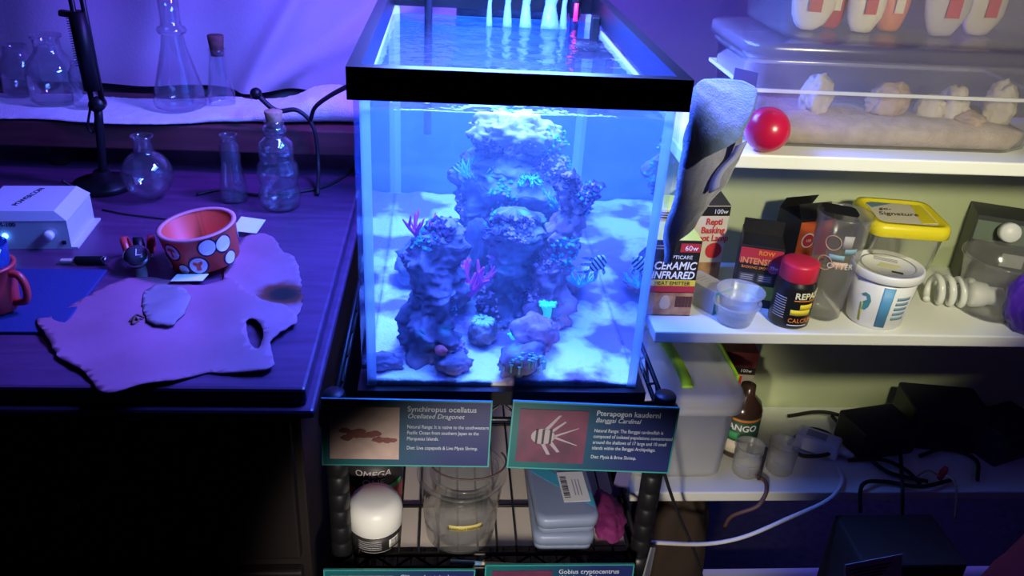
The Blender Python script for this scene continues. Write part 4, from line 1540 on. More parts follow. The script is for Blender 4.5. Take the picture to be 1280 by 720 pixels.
def card(px0, py0, px1, py1, y, w, h, label, title, sub, body, photo, tilt=-14):
    c0 = at_y(px0, py0, y)
    c1 = at_y(px1, py1, y)
    rz = math.atan2(c1.z - c0.z, c1.x - c0.x)
    o = thing('information_card', label, 'card', (c0.x, y, c0.z), rot=(R_(tilt), -rz, 0))
    # local frame: x along, z down from the top edge (negative), face towards -y
    part('card_sheet', box(w, 0.0022, h, (w / 2, 0, -h / 2)), M_CARD, o)
    part('edge_frame', ring_xz(w + .0012, h + .0012, w - .002, h - .002, .003, w / 2, -h / 2), M_EDGE, o)
    ph = h * .80
    pw = h * .93
    pp = part('photograph', box(pw, .0008, ph, (.008 + pw / 2, -.0014, -h * .5)), M_PHOTO1 if photo == 1 else M_PHOTO2, o)
    if photo == 1:
        rnd = random.Random(3)
        acc = ([], [])
        for k in range(16):
            x = .008 + pw * rnd.uniform(.2, .95)
            z = -h * .5 - ph * rnd.uniform(-.06, .14)
            r = rnd.uniform(.0025, .006)
            n = 9
            b0 = len(acc[0])
            for lay in (0, -.0003):
                for q in range(n):
                    a = 2 * PI * q / n
                    rr = r * rnd.uniform(.7, 1.2)
                    acc[0].append((x + rr * 1.3 * math.cos(a), -.0019 + lay - k * .00001, z + rr * .7 * math.sin(a)))
            acc[1].append(tuple(b0 + n + q for q in range(n)))
            acc[1].extend((b0 + q, b0 + (q + 1) % n, b0 + n + (q + 1) % n, b0 + n + q) for q in range(n))
        part('photo_print', mk(*acc), mat('dark_red_print', (.16, .04, .04), .5) if 'dark_red_print' not in MATS else MATS['dark_red_print'], pp)
    elif photo == 2:
        cx, cz = .008 + pw * .42, -h * .5
        acc = ([], [])
        def pl(poly, d=0.0):
            b0 = len(acc[0])
            n = len(poly)
            for lay in (0, -.0003):
                for (x, z) in poly:
                    acc[0].append((cx + x, -.0019 + lay - d, cz + z))
            acc[1].append(tuple(b0 + n + q for q in range(n)))
            acc[1].extend((b0 + q, b0 + (q + 1) % n, b0 + n + (q + 1) % n, b0 + n + q) for q in range(n))
        pl([(.013 * math.cos(2 * PI * q / 18) - .004, .0095 * math.sin(2 * PI * q / 18)) for q in range(18)])
        for poly in ([(-.004, .008), (.002, .009), (.014, .026), (.011, .026)], [(.003, .007), (.006, .005), (.020, .018), (.018, .019)],
                     [(-.006, -.008), (-.001, -.009), (.006, -.022), (.002, -.022)], [(.002, -.007), (.006, -.005), (.016, -.018), (.013, -.019)],
                     [(.008, .002), (.008, -.001), (.034, .011), (.034, .012)], [(.008, .001), (.008, -.002), (.034, -.010), (.034, -.009)]):
            pl(poly)
        part('photo_print', mk(*acc), mat('grey_fish_print', (.26, .22, .28), .5) if 'grey_fish_print' not in MATS else MATS['grey_fish_print'], pp)
        acc = ([], [])
        for x in (-.011, -.004, .004):
            pl([(x - .0012, -.0085), (x + .0012, -.009), (x + .0016, .009), (x - .0010, .0085)], .0005)
        part('photo_bars', mk(*acc), INK, pp)
    tx = .008 + pw + .008
    rest = w - tx - .004
    text(title, .0088, M_CTXT, o, (tx, -.0013, -.0125), sx=.95, bold=.0001)
    text(sub, .0078, M_CTXT, o, (tx, -.0013, -.0205), shear=.25, sx=.95)
    z = -.0325
    for line in body:
        if line is None:
            z -= .004
            continue
        text(line, .0060, M_CTXT, o, (tx, -.0013, z), sx=.76)
        z -= .0071
    return o


def ring_xz(w, h, wi, hi, t, cx, cz):
    def L(a, b, y):
        return [(cx + x, y, cz + z) for x, z in ((-a / 2, -b / 2), (a / 2, -b / 2), (a / 2, b / 2), (-a / 2, b / 2))]
    return loft([L(w, h, -t / 2), L(w, h, t / 2), L(wi, hi, t / 2), L(wi, hi, -t / 2), L(w, h, -t / 2)], False, (False, False))


card(402, 498, 606, 502, -.034, .177, .078, 'teal and navy card with a sandy photograph, hung below the aquarium left corner', 'Synchiropus ocellatus', 'Ocellated Dragonet',
     ['Natural Range: It is native to the southwestern', 'Pacific Ocean from southern Japan to the', 'Marquesas Islands.', None, 'Diet: Live copepods & Live Mysis Shrimp.'], 1, -8)
card(642, 501, 847, 510, -.034, .180, .080, 'teal and navy card with a striped fish photograph, hung below the aquarium right corner', 'Pterapogon kauderni', 'Banggai Cardinal',
     ['Natural Range: The Banggai cardinalfish is', 'composed of isolated populations concentrated', 'around the shallows of 17 large and 10 small', 'islands within the Banggai Archipelago.', None, 'Diet: Mysis & Brine Shrimp.'], 2, -8)
card(405, 712, 600, 712, -.032, .177, .078, 'left card of the lower pair, cut off by the bottom of the picture', 'Clibanarius tricolor', 'Blue Leg Hermit', ['Natural Range:'], 1, -8)
card(607, 706, 795, 705, -.030, .180, .078, 'right card of the lower pair, cut off by the bottom of the picture', 'Gobius cryptocentrus', 'Watchman Goby', ['Natural Range:'], 0, -8)

# things on the lower rack level
DZ = RZ + .0016
wj = thing('white_jar', 'white round jar with a domed lid and black barcode label on the rack', 'jar', (at_z(468, 690, DZ).x, .036, DZ), R_(12))
part('jar_body', lathe([(0, 0), (.026, 0), (.030, .004), (.031, .010), (.031, .034), (0, .034)], 36), WHITE, wj)
part('lid', lathe([(.0325, .030), (.0335, .031), (.0338, .050), (.0325, .058), (.028, .0655), (.020, .069), (0, .070)], 36), WHITE, wj)
part('label_band', band(.031, .031, .006, .028, .0004, R_(-175), R_(-5)), mat('black_label', (.02, .018, .02), .5), wj)
part('barcode_patch', band(.0314, .0314, .009, .021, .0003, R_(-66), R_(-36), 8), WINK, wj)
for k in range(9):
    a = R_(-64 + k * 3.1)
    part('barcode_bar', band(.0317, .0317, .010, .020, .0002, a, a + R_(1.0 + (k % 3) * .5), 2), INK, wj)
for k in range(5):
    part('print_line', band(.0314, .0314, .0095 + k * .003, .0106 + k * .003, .0002, R_(-140), R_(-84), 10), GREYINK, wj)

rc = thing('red_can', 'red and black food can standing behind the white jar', 'can', (at_z(470, 612, DZ).x, .118, DZ), R_(0))
part('can_body', lathe([(0, 0), (.034, 0), (.036, .002), (.036, .112), (0, .112)], 36), mat('red_can_print', (.42, .02, .03), .4, col2=(.30, .012, .02), scale=12), rc)
part('black_label', band(.0361, .0361, .034, .078, .0004, R_(-178), R_(-2)), MATS['black_label'], rc)
part('lid', lathe([(.0368, .108), (.0375, .112), (.037, .117), (.034, .118), (.033, .115), (0, .115)], 36), mat('steel', (.5, .5, .5), .35, 1.0), rc)
for s, zz, sz in (('OMEGA', .058, .014), ('ONE', .0445, .014)):
    bend(text(s, sz, mat('silver_print', (.5, .42, .45), .4) if 'silver_print' not in MATS else MATS['silver_print'], rc, (0, 0, 0), (0, 0, 0), align='CENTER', shear=.2), .0367, zz)
bend(text('SHRIMP', .014, WINK, rc, (0, 0, 0), (0, 0, 0), align='CENTER', shear=.3), .0368, .020)
part('green_stripe', band(.0366, .0366, .034, .042, .0004, R_(-90), R_(-20)), GREENINK, rc)

cp = thing('clear_beaker', 'large clear plastic tub cup with a yellow printed band on the rack', 'cup', (at_z(575, 680, DZ).x, .046, DZ))
part('cup_wall', lathe(cup_profile(.043, .052, .100, .0018, .003), 48), CPLAST, cp)
part('yellow_print', band(.0480, .0492, .046, .056, .0003, R_(-108), R_(-60)), mat('yellow_olive_print', (.50, .42, .12), .5), cp)
text('CAREFULLY PREPARED', .0045, INK, cp, (0, 0, 0), (0, 0, 0), align='CENTER')
bend(COL.objects[-1] if False else [o for o in cp.children if o.name.startswith('lettering')][0], .0492, .0485, R_(-84))
ic = thing('inner_cup', 'smaller clear cup nested inside the large plastic tub cup', 'cup', (cp.location.x + .003, .048, DZ + .0025))
part('cup_wall', lathe(cup_profile(.033, .041, .098, .0015, .002), 40), CPLAST, ic)
part('pouring_lip', tube([(.030, -.026, .0985), (.0385, -.012, .0985), (.041, .004, .0985), (.038, .016, .0985)], .0022, 8), CPLAST, ic)
rubber = []
for k in range(25):
    a = R_(-190 + k * 9)
    rubber.append((cp.location.x + .008 + .047 * math.cos(a), .060 + .036 * math.sin(a), DZ + .1035 + .0))
single('rubber_band', tube(rubber, .0013, 6, 2), mat('brown_rubber', (.10, .06, .06), .6), 'thin dark brown loop resting on the rim of the clear tub cup', 'band')

M_TIN = mat('slate_blue_plastic', (.22, .27, .42), .4)
M_TIN2 = mat('cyan_print', (.07, .42, .62), .45)
for i, (z, dx, rz, lab) in enumerate(((DZ, .002, 0.0, 'lower of two stacked slate blue boxes on the wire rack'), (DZ + .0287, 0.0, R_(3), 'upper slate blue box with a white barcode sticker on its lid'))):
    bx = thing('blue_box', lab, 'box', (.086 + dx, .102, z), rz)
    part('tray', loft([[(x, y, zz) for x, y in rrect(.074 * k, .185 * k, .010)] for zz, k in ((0, .94), (.002, .98), (.014, 1.0))]), M_TIN, bx)
    lid = part('lid', loft([[(x, y, zz) for x, y in rrect(.078 * k, .189 * k, .012)] for zz, k in ((.013, 1.0), (.024, 1.0), (.0275, .97), (.0285, .92))]), M_TIN, bx)
    if i:
        part('diagonal_stripe', prism([(-.036, -.005), (-.036, .020), (.036, -.050), (.036, -.078)], .0286, .0289), M_TIN2, lid)
        st = part('sticker', box(.034, .056, .0004, (.015, -.038, .0292)), WINK, lid)
        for k in range(11):
            part('barcode_bar', box(.008, .0010 + (k % 3) * .0006, .0003, (.004, -.058 + k * .0038, .0295)), INK, st)
        for k in range(3):
            part('print_line', box(.0012, .030, .0003, (.015 + k * .004, -.040, .0295)), GREYINK, st)
        text('SELECT', .011, mat('dark_blue_print', (.05, .08, .16), .5), bx, (.016, .000, .0287), (0, 0, R_(90)))
        for k in range(5):
            part('print_line', box(.0012, .018, .0003, (-.022 + k * .0045, .024, .0288)), INK, lid)
single('magenta_cloth', crumple(.022, .040, .013, 31, .25), mat('magenta_fabric', (.17, .01, .11), .85, bump=.4, bscale=200), 'crumpled magenta cloth right of the blue boxes', 'cloth', (.150, .062, DZ))
br = thing('paint_brush', 'thin cream stick with a blue end at the front of the rack', 'stick', at_y(600, 703, -.006) , rot=(0, 0, 0))
q0 = Vector(br.location)
part('blue_end', tube([at_y(563, 702, -.006) - q0, at_y(602, 704, -.006) - q0], .0028, 10, 1), mat('blue_paint', (.16, .32, .55), .5), br)
part('shaft', tube([at_y(602, 704, -.006) - q0, at_y(668, 707, -.006) - q0], .0022, 10, 1), mat('cream_wood', (.65, .50, .34), .6), br)
single('plastic_tag', prism([(-.016, -.03), (.014, -.03), (.016, .03), (-.012, .03)], -.0006, .0006), mat('violet_plastic', (.20, .18, .42), .4), 'violet plastic card hanging inside the right side of the rack', 'card', at_y(778, 598, .13), rot=(PI / 2, R_(4), R_(30)))
single('plastic_tag', prism([(-.012, -.022), (.010, -.030), (.012, .016), (-.001, .026)], -.001, .001), clear('clear_acrylic', (.9, .92, .95), .35, (.7, .72, .8)), 'clear acrylic tag clipped to the right rack post near the bottom', 'tag', at_y(811, 703, -.008), rot=(PI / 2, 0, R_(50)))
single('wire_lead', tube([at_y(823, 560, .02), at_y(833, 600, .05), at_y(847, 640, .09), at_y(868, 690, .10), at_y(880, 730, .10)], .0022, 8), DARK, 'thin black lead slanting down past the right rack post', 'cable')

# ------------------------------------------------------------------ things on the middle shelf
MZ = SZ['mid']


def carton(name, label, loc, rz, w, d, h, m, cat='box'):
    o = thing(name, label, cat, loc, rz)
    part('carton', box(w, d, h, (0, 0, h / 2), .0006, 1), m, o)
    return o


def panel(o, w, h, cx, z, d, m, name='printed_panel', t=.0003, lay=0):
    """flat printed field on the front face"""
    return part(name, box(w, t, h, (cx, -d / 2 - t / 2 - lay * .0003, z)), m, o)


def ftext(o, s, size, m, cx, z, d, align='CENTER', lay=2, **k):
    return text(s, size, m, o, (cx, -d / 2 - lay * .0003 - .0003, z), align=align, **k)


M_BLKCARD = mat('black_card', (.015, .014, .014), .45)
M_BRN = mat('brown_photo_print', (.30, .12, .05), .5, col2=(.52, .30, .14), scale=60)
M_CREAM = mat('cream_print', (.75, .66, .50), .5)
M_YEL = mat('yellow_print', (.80, .62, .06), .5)
M_REDC = mat('red_card', (.50, .03, .04), .5)
M_ORC = mat('orange_red_card', (.72, .13, .03), .5)
d = .062
e1 = carton('heater_carton', 'black and red carton marked CERAMIC INFRARED beside the aquarium', (.226, .194 + d / 2, MZ), 0, .070, d, .110, M_BLKCARD)
panel(e1, .0695, .034, 0, .019, d, M_BRN, 'lizard_photograph')
part('printed_lizard', lathe([(0, 0), (.006, .002), (.008, .008), (.006, .016), (.003, .020), (0, .021)], 14, sy=.12), mat('tan_print', (.55, .42, .28), .5), e1, (-.002, -d / 2 - .0005, .010))
for k in range(5):
    part('printed_stripe', box(.004, .0004, .016, (.014 + k * .0045, -d / 2 - .0006, .022)), mat('dark_brown_print', (.10, .03, .01), .5) if k == 0 else MATS['dark_brown_print'], e1, rot=(0, 0, 0))
panel(e1, .0695, .010, 0, .040, d, M_REDC)
panel(e1, .0695, .0085, 0, .0495, d, M_YEL)
ftext(e1, 'HEAT EMITTER', .0078, INK, .004, .0468, d, sx=.92)
ftext(e1, 'INFRARED', .0150, WINK, .003, .0560, d, sx=.82, shear=.15, bold=.0003)
ftext(e1, 'CERAMIC', .0155, WINK, .004, .0695, d, sx=.85, shear=.15, bold=.0003)
ftext(e1, 'REPTICARE', .0070, WINK, .008, .0845, d)
panel(e1, .026, .012, .021, .100, d, M_REDC)
ftext(e1, '60w', .010, WINK, .022, .0965, d)
for k in range(2):
    panel(e1, .030, .0015, -.014, .0985 + k * .004, d, GREYINK, 'print_line')
part('top_panel', box(.069, d - .002, .0004, (0, 0, .1102)), M_YEL, e1)

e2 = carton('lamp_carton', 'yellow and red carton standing behind the CERAMIC INFRARED carton', (.231, .292, MZ), R_(-2), .060, .055, .124, M_YEL)
panel(e2, .059, .012, 0, .098, .055, M_REDC)
for k in range(3):
    panel(e2, .05, .002, 0, .112 + k * .0035, .055, INK, 'print_line')
e3 = carton('lamp_carton', 'white carton with black top marked 100w in the shelf corner behind the cartons', (.297, .322, MZ), R_(4), .062, .050, .118, M_CREAM)
panel(e3, .0615, .014, 0, .110, .050, M_BLKCARD)
ftext(e3, '100w', .0095, WINK, .017, .1065, .050)
for s, z in (('Repti', .090), ('Basking', .077), ('Spot Lamp', .065)):
    ftext(e3, s, .0135, REDINK, .010, z, .050, sx=.85, bold=.0003)
part('printed_oval', disc(.012, .0004, 20), REDINK, e3, (.016, -.0256, .050), (PI / 2, 0, 0))
panel(e3, .0615, .026, 0, .018, .050, M_BRN)
# gabled black top
part('gable_top', mk([(-.031, -.025, .118), (.031, -.025, .118), (.031, .025, .118), (-.031, .025, .118), (-.010, -.006, .142), (.012, -.006, .142), (.012, .006, .142), (-.010, .006, .142)], [(0, 1, 5, 4), (1, 2, 6, 5), (2, 3, 7, 6), (3, 0, 4, 7), (4, 5, 6, 7)]), M_BLKCARD, e3)

e4 = carton('bulb_carton', 'small grey carton with a teal-edged end lying behind the stacked cups', (.291, .232, MZ), R_(32), .034, .060, .034, mat('grey_card', (.48, .47, .44), .5))
panel(e4, .0335, .033, 0, .017, .060, mat('teal_card', (.02, .32, .34), .5))
panel(e4, .022, .024, -.002, .017, .060, mat('silver_card', (.45, .46, .46), .4), lay=1)
panel(e4, .004, .020, .002, .017, .060, INK, lay=2)
for k in range(4):
    part('print_line', box(.018 - k * .003, .0012, .0003, (0, .012 - k * .006, .0342)), GREYINK, e4)

p = at_z(918, 404, MZ)
for z, lab, dx in ((0.0, 'lower of two stacked frosted dipping cups on the middle shelf', 0), (.0165, 'upper of two stacked frosted dipping cups on the middle shelf', .002)):
    o = thing('dipping_cup', lab, 'cup', (p.x + dx, .182, MZ + z), group='stacked dipping cups')
    part('cup_wall', lathe([(0, 0), (.021, 0), (.0225, .002), (.0285, .028), (.0315, .0285), (.0318, .031), (.0300, .031), (.0272, .0275), (.0210, .0032), (0, .0028)], 36), FROST, o)

INT_A, INT_B = at_y(928, 299, .24), at_y(978, 315, .22)
d = .046
e5 = carton('bulb_carton', 'black carton with an orange-red band marked INTENSE, standing open', (.362, .246, MZ), R_(-17), .056, d, .090, M_BLKCARD)
panel(e5, .0555, .022, 0, .076, d, M_REDC)
ftext(e5, 'ROW', .0085, ORGINK, .006, .0785, d, bold=.0003)
ftext(e5, 'INTENSE', .0120, mat('dark_orange_print', (.75, .30, .10), .5), -.006, .0645, d, sx=.88, bold=.0003)
ftext(e5, 'BASKING SPOT', .0052, ORGINK, -.006, .0575, d)
part('printed_disc', disc(.0085, .0004), mat('plum_print', (.35, .05, .12), .5), e5, (.019, -d / 2 - .0008, .062), (PI / 2, 0, 0))
ftext(e5, '75w', .0062, WINK, .019, .0600, d, lay=5)
for k in range(2):
    panel(e5, .020, .012, -.014 + k * .024, .044, d, mat('charcoal_print', (.06, .06, .07), .5) if k == 0 else MATS['charcoal_print'])
    for j in range(3):
        panel(e5, .016, .0012, -.014 + k * .024, .041 + j * .003, d, GREYINK, 'print_line', lay=1)
panel(e5, .0555, .020, 0, .023, d, mat('lime_print', (.30, .40, .06), .5, col2=(.2, .3, .04), scale=40))
part('open_flap', box(.054, .0008, .022, (0, d / 2 - .001, .1005)), M_BLKCARD, e5)
part('side_flap', box(.0008, d - .004, .012, (-.0275, 0, .0955)), M_BLKCARD, e5)

d = .050
e6 = carton('bulb_carton', 'orange and black carton with an open top leaning behind the INTENSE carton', (.440, .300, MZ), R_(16), .056, d, .112, M_BLKCARD)
panel(e6, .054, .060, 0, .078, d, M_ORC)
panel(e6, .054, .010, 0, .040, d, M_ORC)
panel(e6, .030, .006, .010, .052, d, M_YEL, lay=1)
panel(e6, .030, .006, .006, .018, d, YELINK, lay=1)
part('printed_disc', disc(.011, .0004), WINK, e6, (-.010, -d / 2 - .0008, .080), (PI / 2, 0, 0))
part('printed_ring', disc(.009, .0004), REDINK, e6, (-.010, -d / 2 - .0012, .080), (PI / 2, 0, 0))
ftext(e6, '100', .006, WINK, -.010, .078, d, lay=6)
part('open_flap', box(.055, .0008, .022, (0, 0, .011)), M_BLKCARD, e6, (0, -d / 2, .112), (R_(-35), 0, 0))
part('open_flap', box(.055, .0008, .020, (0, 0, .010)), M_BLKCARD, e6, (0, d / 2, .112), (R_(30), 0, 0))

p = at_z(982, 398, MZ)
bo = thing('supplement_bottle', 'black jar with a red cap labelled REPASHY on the middle shelf', 'bottle', (p.x, .186, MZ), R_(-18))
part('bottle_body', lathe([(0, 0), (.023, 0), (.0262, .003), (.0265, .006), (.0265, .056), (.0255, .062), (.0215, .067), (.0205, .072), (0, .072)], 40), mat('black_label_plastic', (.012, .012, .012), .3), bo)
part('cap', lathe([(.0235, .066), (.0242, .067), (.0242, .086), (.0235, .089), (.020, .0905), (0, .0905)], 40), mat('crimson_plastic', (.62, .02, .06), .4), bo)
bend(text('REPASHY', .0125, mat('pale_yellow_print', (.85, .80, .55), .5), bo, (0, 0, 0), (0, 0, 0), align='LEFT', bold=.0003), .0267, .046, R_(-92))
part('orange_line', band(.0266, .0266, .0425, .0440, .0003, R_(-92), R_(-20)), ORGINK, bo)
part('printed_gecko', band(.0266, .0266, .022, .030, .0003, R_(-96), R_(-36)), YELINK, bo)
part('printed_gecko', band(.0266, .0266, .030, .038, .0003, R_(-72), R_(-30)), YELINK, bo)
bend(text('CALCIUM', .0085, ORGINK, bo, (0, 0, 0), (0, 0, 0), align='LEFT'), .0267, .0115, R_(-98))
for k in range(9):
    part('print_line', band(.0266, .0266, .016 + k * .0035, .0172 + k * .0035, .0002, R_(-150), R_(-112), 8), GREYINK, bo)
part('print_line', band(.0266, .0266, .007, .008, .0002, R_(-98), R_(-40), 8), WINK, bo)

p = at_z(1027, 396, MZ)
tc_ = thing('tall_cup', 'tall clear plastic tumbler with worn printing on the middle shelf', 'cup', (p.x + .001, .206, MZ), R_(-20))
part('cup_wall', lathe(cup_profile(.0245, .0345, .150, .0012, .0012), 40), HAZY, tc_)
M_WORN = mat('worn_grey_print', (.42, .40, .40), .6)
M_WORNB = mat('worn_blue_print', (.25, .42, .52), .6)
M_WORNO = mat('worn_orange_print', (.70, .42, .30), .6)
for (z0, z1, a0, a1, m) in ((.094, .102, -112, -76, M_WORNB), (.082, .092, -100, -64, M_WORNO), (.104, .112, -80, -50, M_WORNB)):
    r0, r1 = .0245 + .010 * z0 / .15, .0245 + .010 * z1 / .15
    part('printed_patch', band(r0 + .0002, r1 + .0002, z0, z1, .0002, R_(a0), R_(a1), 12), m, tc_)
bend(text('OTTER', .011, mat('white_cup_print', (.75, .75, .72), .5), tc_, (0, 0, 0), (0, 0, 0), align='CENTER'), .0312, .0825, R_(-80))
for z, a in ((.088, -118), (.118, -108)):
    acc = ([], [])
    pts = [((.0247 + .010 * (z + .010 * math.sin(t)) / .15 + .0006) * math.cos(R_(a) + .30 * math.cos(t)), (.0247 + .010 * (z + .010 * math.sin(t)) / .15 + .0006) * math.sin(R_(a) + .30 * math.cos(t)), z + .010 * math.sin(t)) for t in [2 * PI * q / 20 for q in range(20)]]
    part('printed_ring', tube(pts, .0006, 5, 1, True, raw=True), M_WORNO, tc_)
part('printed_cube', band(.0327, .0335, .112, .130, .0002, R_(-88), R_(-66), 8), M_WORN, tc_)
lp = single('plastic_strip', prism(rrect(.046, .026, .006), 0, .0025), BLACK, 'black bent plastic strip resting across the tall clear tumbler', 'plastic strip', (tc_.location.x - .008, .208, MZ + .1512), rot=(R_(4), R_(6), R_(-8)))

p = at_z(1139, 384, MZ)
yb = thing('lidded_tub', 'clear square tub with a bright yellow lid at the back of the middle shelf', 'tub', (.555, .262, MZ), R_(-8))
part('tub_body', tubmesh(.096, .096, .118, .014, .74, .0015, .002, .006), CPLAST, yb)
M_YLID = mat('bright_yellow_plastic', (.86, .72, .02), .35)
ld = part('lid', loft([[(x, y, z) for x, y in rrect(w, w, r)] for z, w, r in ((.112, .103, .016), (.113, .106, .017), (.124, .106, .017), (.130, .101, .016), (.130, .090, .014), (.128, .088, .014))]), M_YLID, yb)
part('lid_print', prism(rrect(.080, .074, .012), .1283, .1286), mat('white_cream_print', (.75, .68, .48), .5), ld)
part('lid_stripe', prism([(-.036, .014), (-.004, .034), (-.030, .036), (-.039, .030)], .1287, .1290), mat('grey_teal_print', (.15, .28, .30), .5), ld)
part('lid_stripe', prism([(.016, -.034), (.038, -.030), (.038, .036), (.024, .036)], .1287, .1290), M_YLID, ld)
text('Signature', .0165, INK, ld, (-.034, -.012, .1289), (0, 0, R_(4)), sx=.9, shear=.3)
text('go-', .013, INK, ld, (-.028, .008, .1289), (0, 0, 0), shear=.3)
part('dry_food', loft([[(x, y, z) for x, y in rrect(w, w, .012)] for z, w in ((.003, .066), (.026, .071), (.030, .060))]), mat('grey_brown_pellets', (.22, .20, .17), .9, col2=(.36, .33, .28), scale=300, bump=1, bscale=400), yb)

p = at_z(1100, 412, MZ)
wt_ = thing('deli_tub', 'white lidded plastic tub with a blue stripe and a printed chameleon', 'tub', (p.x + .004, .196, MZ), R_(-28))
part('tub_body', lathe([(0, 0), (.033, 0), (.0355, .003), (.0425, .076), (0, .076)], 48), WHITE, wt_)
wl = part('lid', lathe([(.0425, .070), (.0455, .071), (.0468, .073), (.0468, .081), (.0455, .083), (.0430, .083), (.0425, .081), (0, .081)], 48), WHITE, wt_)
part('lid_print', lathe([(.0335, .0812), (.036, .0812), (.036, .0814), (.0335, .0814), (.0335, .0812)], 40), GREYINK, wl)
part('lid_print', prism([(-.014, -.012), (.010, -.012), (.016, .004), (-.010, .004)], .0812, .0815), mat('pale_yellow_patch', (.72, .68, .42), .5), wl)
for k in range(3):
    part('print_line', box(.030, .0015, .0003, (-.004, .012 + k * .004, .0814)), GREYINK, wl)
part('barcode', box(.014, .005, .0003, (.012, -.020, .0814)), INK, wl)
def tub_r(z):
    return .0355 + .007 * (z - .003) / .073
part('blue_stripe', band(tub_r(.006) + .0002, tub_r(.066) + .0002, .006, .066, .0003, R_(-88), R_(-68), 8), mat('sky_blue_print', (.10, .35, .62), .5), wt_)
cham = [(-.004, -.012), (.002, -.012), (.006, -.006), (.008, .004), (.005, .012), (-.001, .014), (-.006, .010), (-.003, .008), (.001, .009), (.003, .004), (-.001, .001), (-.005, -.004)]
V = []
for lay in (.0003, .0006):
    for x, y in cham:
        z = .038 + y
        rr = tub_r(z) + lay
        a = R_(-116) + x / rr
        V.append((rr * math.cos(a), rr * math.sin(a), z))
n = len(cham)
part('printed_chameleon', mk(V, [tuple(range(n, 2 * n))] + [(k, (k + 1) % n, n + (k + 1) % n, n + k) for k in range(n)]), mat('teal_green_print', (.08, .32, .36), .5), wt_)
part('printed_stem', band(tub_r(.008) + .0002, tub_r(.036) + .0002, .008, .036, .0003, R_(-124), R_(-119), 3), mat('olive_print', (.50, .48, .10), .5), wt_)
for k in range(5):
    z = .018 + k * .0075
    part('printed_panel', band(tub_r(z) + .0002, tub_r(z + .004) + .0002, z, z + .0045, .0003, R_(-60), R_(-30), 8), mat('steel_blue_print', (.22, .38, .50), .5) if k == 0 else MATS['steel_blue_print'], wt_)

# spiral bulb lying on its side
sb = thing('spiral_bulb', 'white spiral fluorescent bulb lying behind the deli tub', 'bulb', (.648, .238, MZ + .0225), rot=(0, R_(90), R_(-14)))
hx = []
for k in range(150):
    t = k / 149
    hx.append((.0175 * math.cos(t * 7 * PI), .0175 * math.sin(t * 7 * PI), -.030 + .052 * t))
part('spiral_tube', tube(hx, .0050, 8, 1, raw=True), mat('white_glass', (.78, .80, .74), .25), sb)
part('bulb_base', lathe([(0, .020), (.016, .020), (.019, .026), (.017, .042), (.013, .046), (.013, .064), (.006, .070), (0, .070)], 28), WHITE, sb)

p = at_z(1228, 388, MZ)
cc = thing('clear_tub', 'wide clear plastic tub at the right end of the middle shelf', 'tub', (p.x + .006, .222, MZ))
part('tub_wall', lathe(cup_profile(.040, .0525, .086, .0014, .0035), 44), CPLAST, cc)
part('printed_patch', band(.0492, .0505, .046, .060, .0003, R_(-52), R_(-26), 8), mat('green_grey_print', (.35, .45, .35), .5), cc)
e7 = carton('dark_carton', 'dark carton leaning in the back right corner of the middle shelf', (.748, .318, MZ), R_(-22), .085, .060, .112, mat('dark_grey_card', (.05, .055, .05), .5))
panel(e7, .080, .030, 0, .090, .060, mat('muted_green_print', (.16, .20, .15), .5))
panel(e7, .030, .020, .02, .05, .060, mat('pale_print', (.4, .4, .36), .5))
single('white_pot', lathe([(0, 0), (.013, 0), (.014, .002), (.014, .016), (.012, .019), (0, .020)], 24), WHITE, 'white round pot on the dark carton at the right picture edge', 'pot', (.730, .2790, MZ + .098), rot=(R_(75), 0, R_(-22)))

# purple foil bag at the right end of the shelf
M_BAG = mat('purple_foil', (.05, .012, .26), .35, col2=(.08, .02, .34), scale=20, bump=.6, bscale=60)
pbg = thing('purple_bag', 'crumpled purple foil bag on the middle shelf at the right picture edge', 'bag', (.716, .166, MZ))
part('bag_body', crumple(.036, .024, .050, 55, .18), M_BAG, pbg)
for i, (x, z, s) in enumerate(((-.018, .050, .006), (-.012, .062, .005), (-.020, .034, .004), (-.008, .076, .005))):
    part('printed_spot', rock(s, .003, s * .8, 60 + i, .2, 2, 2), mat('pink_yellow_print', (.45, .15, .35), .5) if i == 0 else MATS['pink_yellow_print'], pbg, (x, -.026, z))

# ------------------------------------------------------------------ top shelf tubs
UZ = SZ['top']
tb = thing('sand_bin', 'long clear storage bin of sand and stones on the top shelf', 'bin', (.470, .262, UZ))
part('bin_wall', tubmesh(.385, .165, .106, .028, .94, .002, .004, .008), HAZY, tb)
part('bin_shoulder', ring(.384, .164, .378, .158, .004, .066, 0), MILKY, tb)
part('bin_lid', loft([[(x, y, z) for x, y in rrect(.402 * k, .182 * k, .03)] for z, k in ((.1065, .97), (.107, 1.0), (.120, 1.0), (.122, .985), (.123, .9))]), HAZY, tb)
part('sand_fill', loft([[(x, y, z + (.010 * fnoise((x, y, 0), 16, 4, 3) if z > .02 else 0)) for x, y in rrect(w, dd, .02, 14)] for z, w, dd in ((.003, .335, .138), (.016, .350, .146), (.026, .353, .148), (.029, .25, .09), (.032, .12, .04))]), mat('tan_bin_sand', (.58, .46, .38), .95, col2=(.44, .34, .28), scale=60, bump=1, bscale=300), tb)
M_STONE = mat('tan_stone', (.55, .38, .26), .9, col2=(.40, .27, .20), scale=30, bump=.6, bscale=80)
M_STONEW = mat('pale_quartz', (.72, .64, .52), .7, col2=(.58, .48, .40), scale=24, bump=.4, bscale=80)
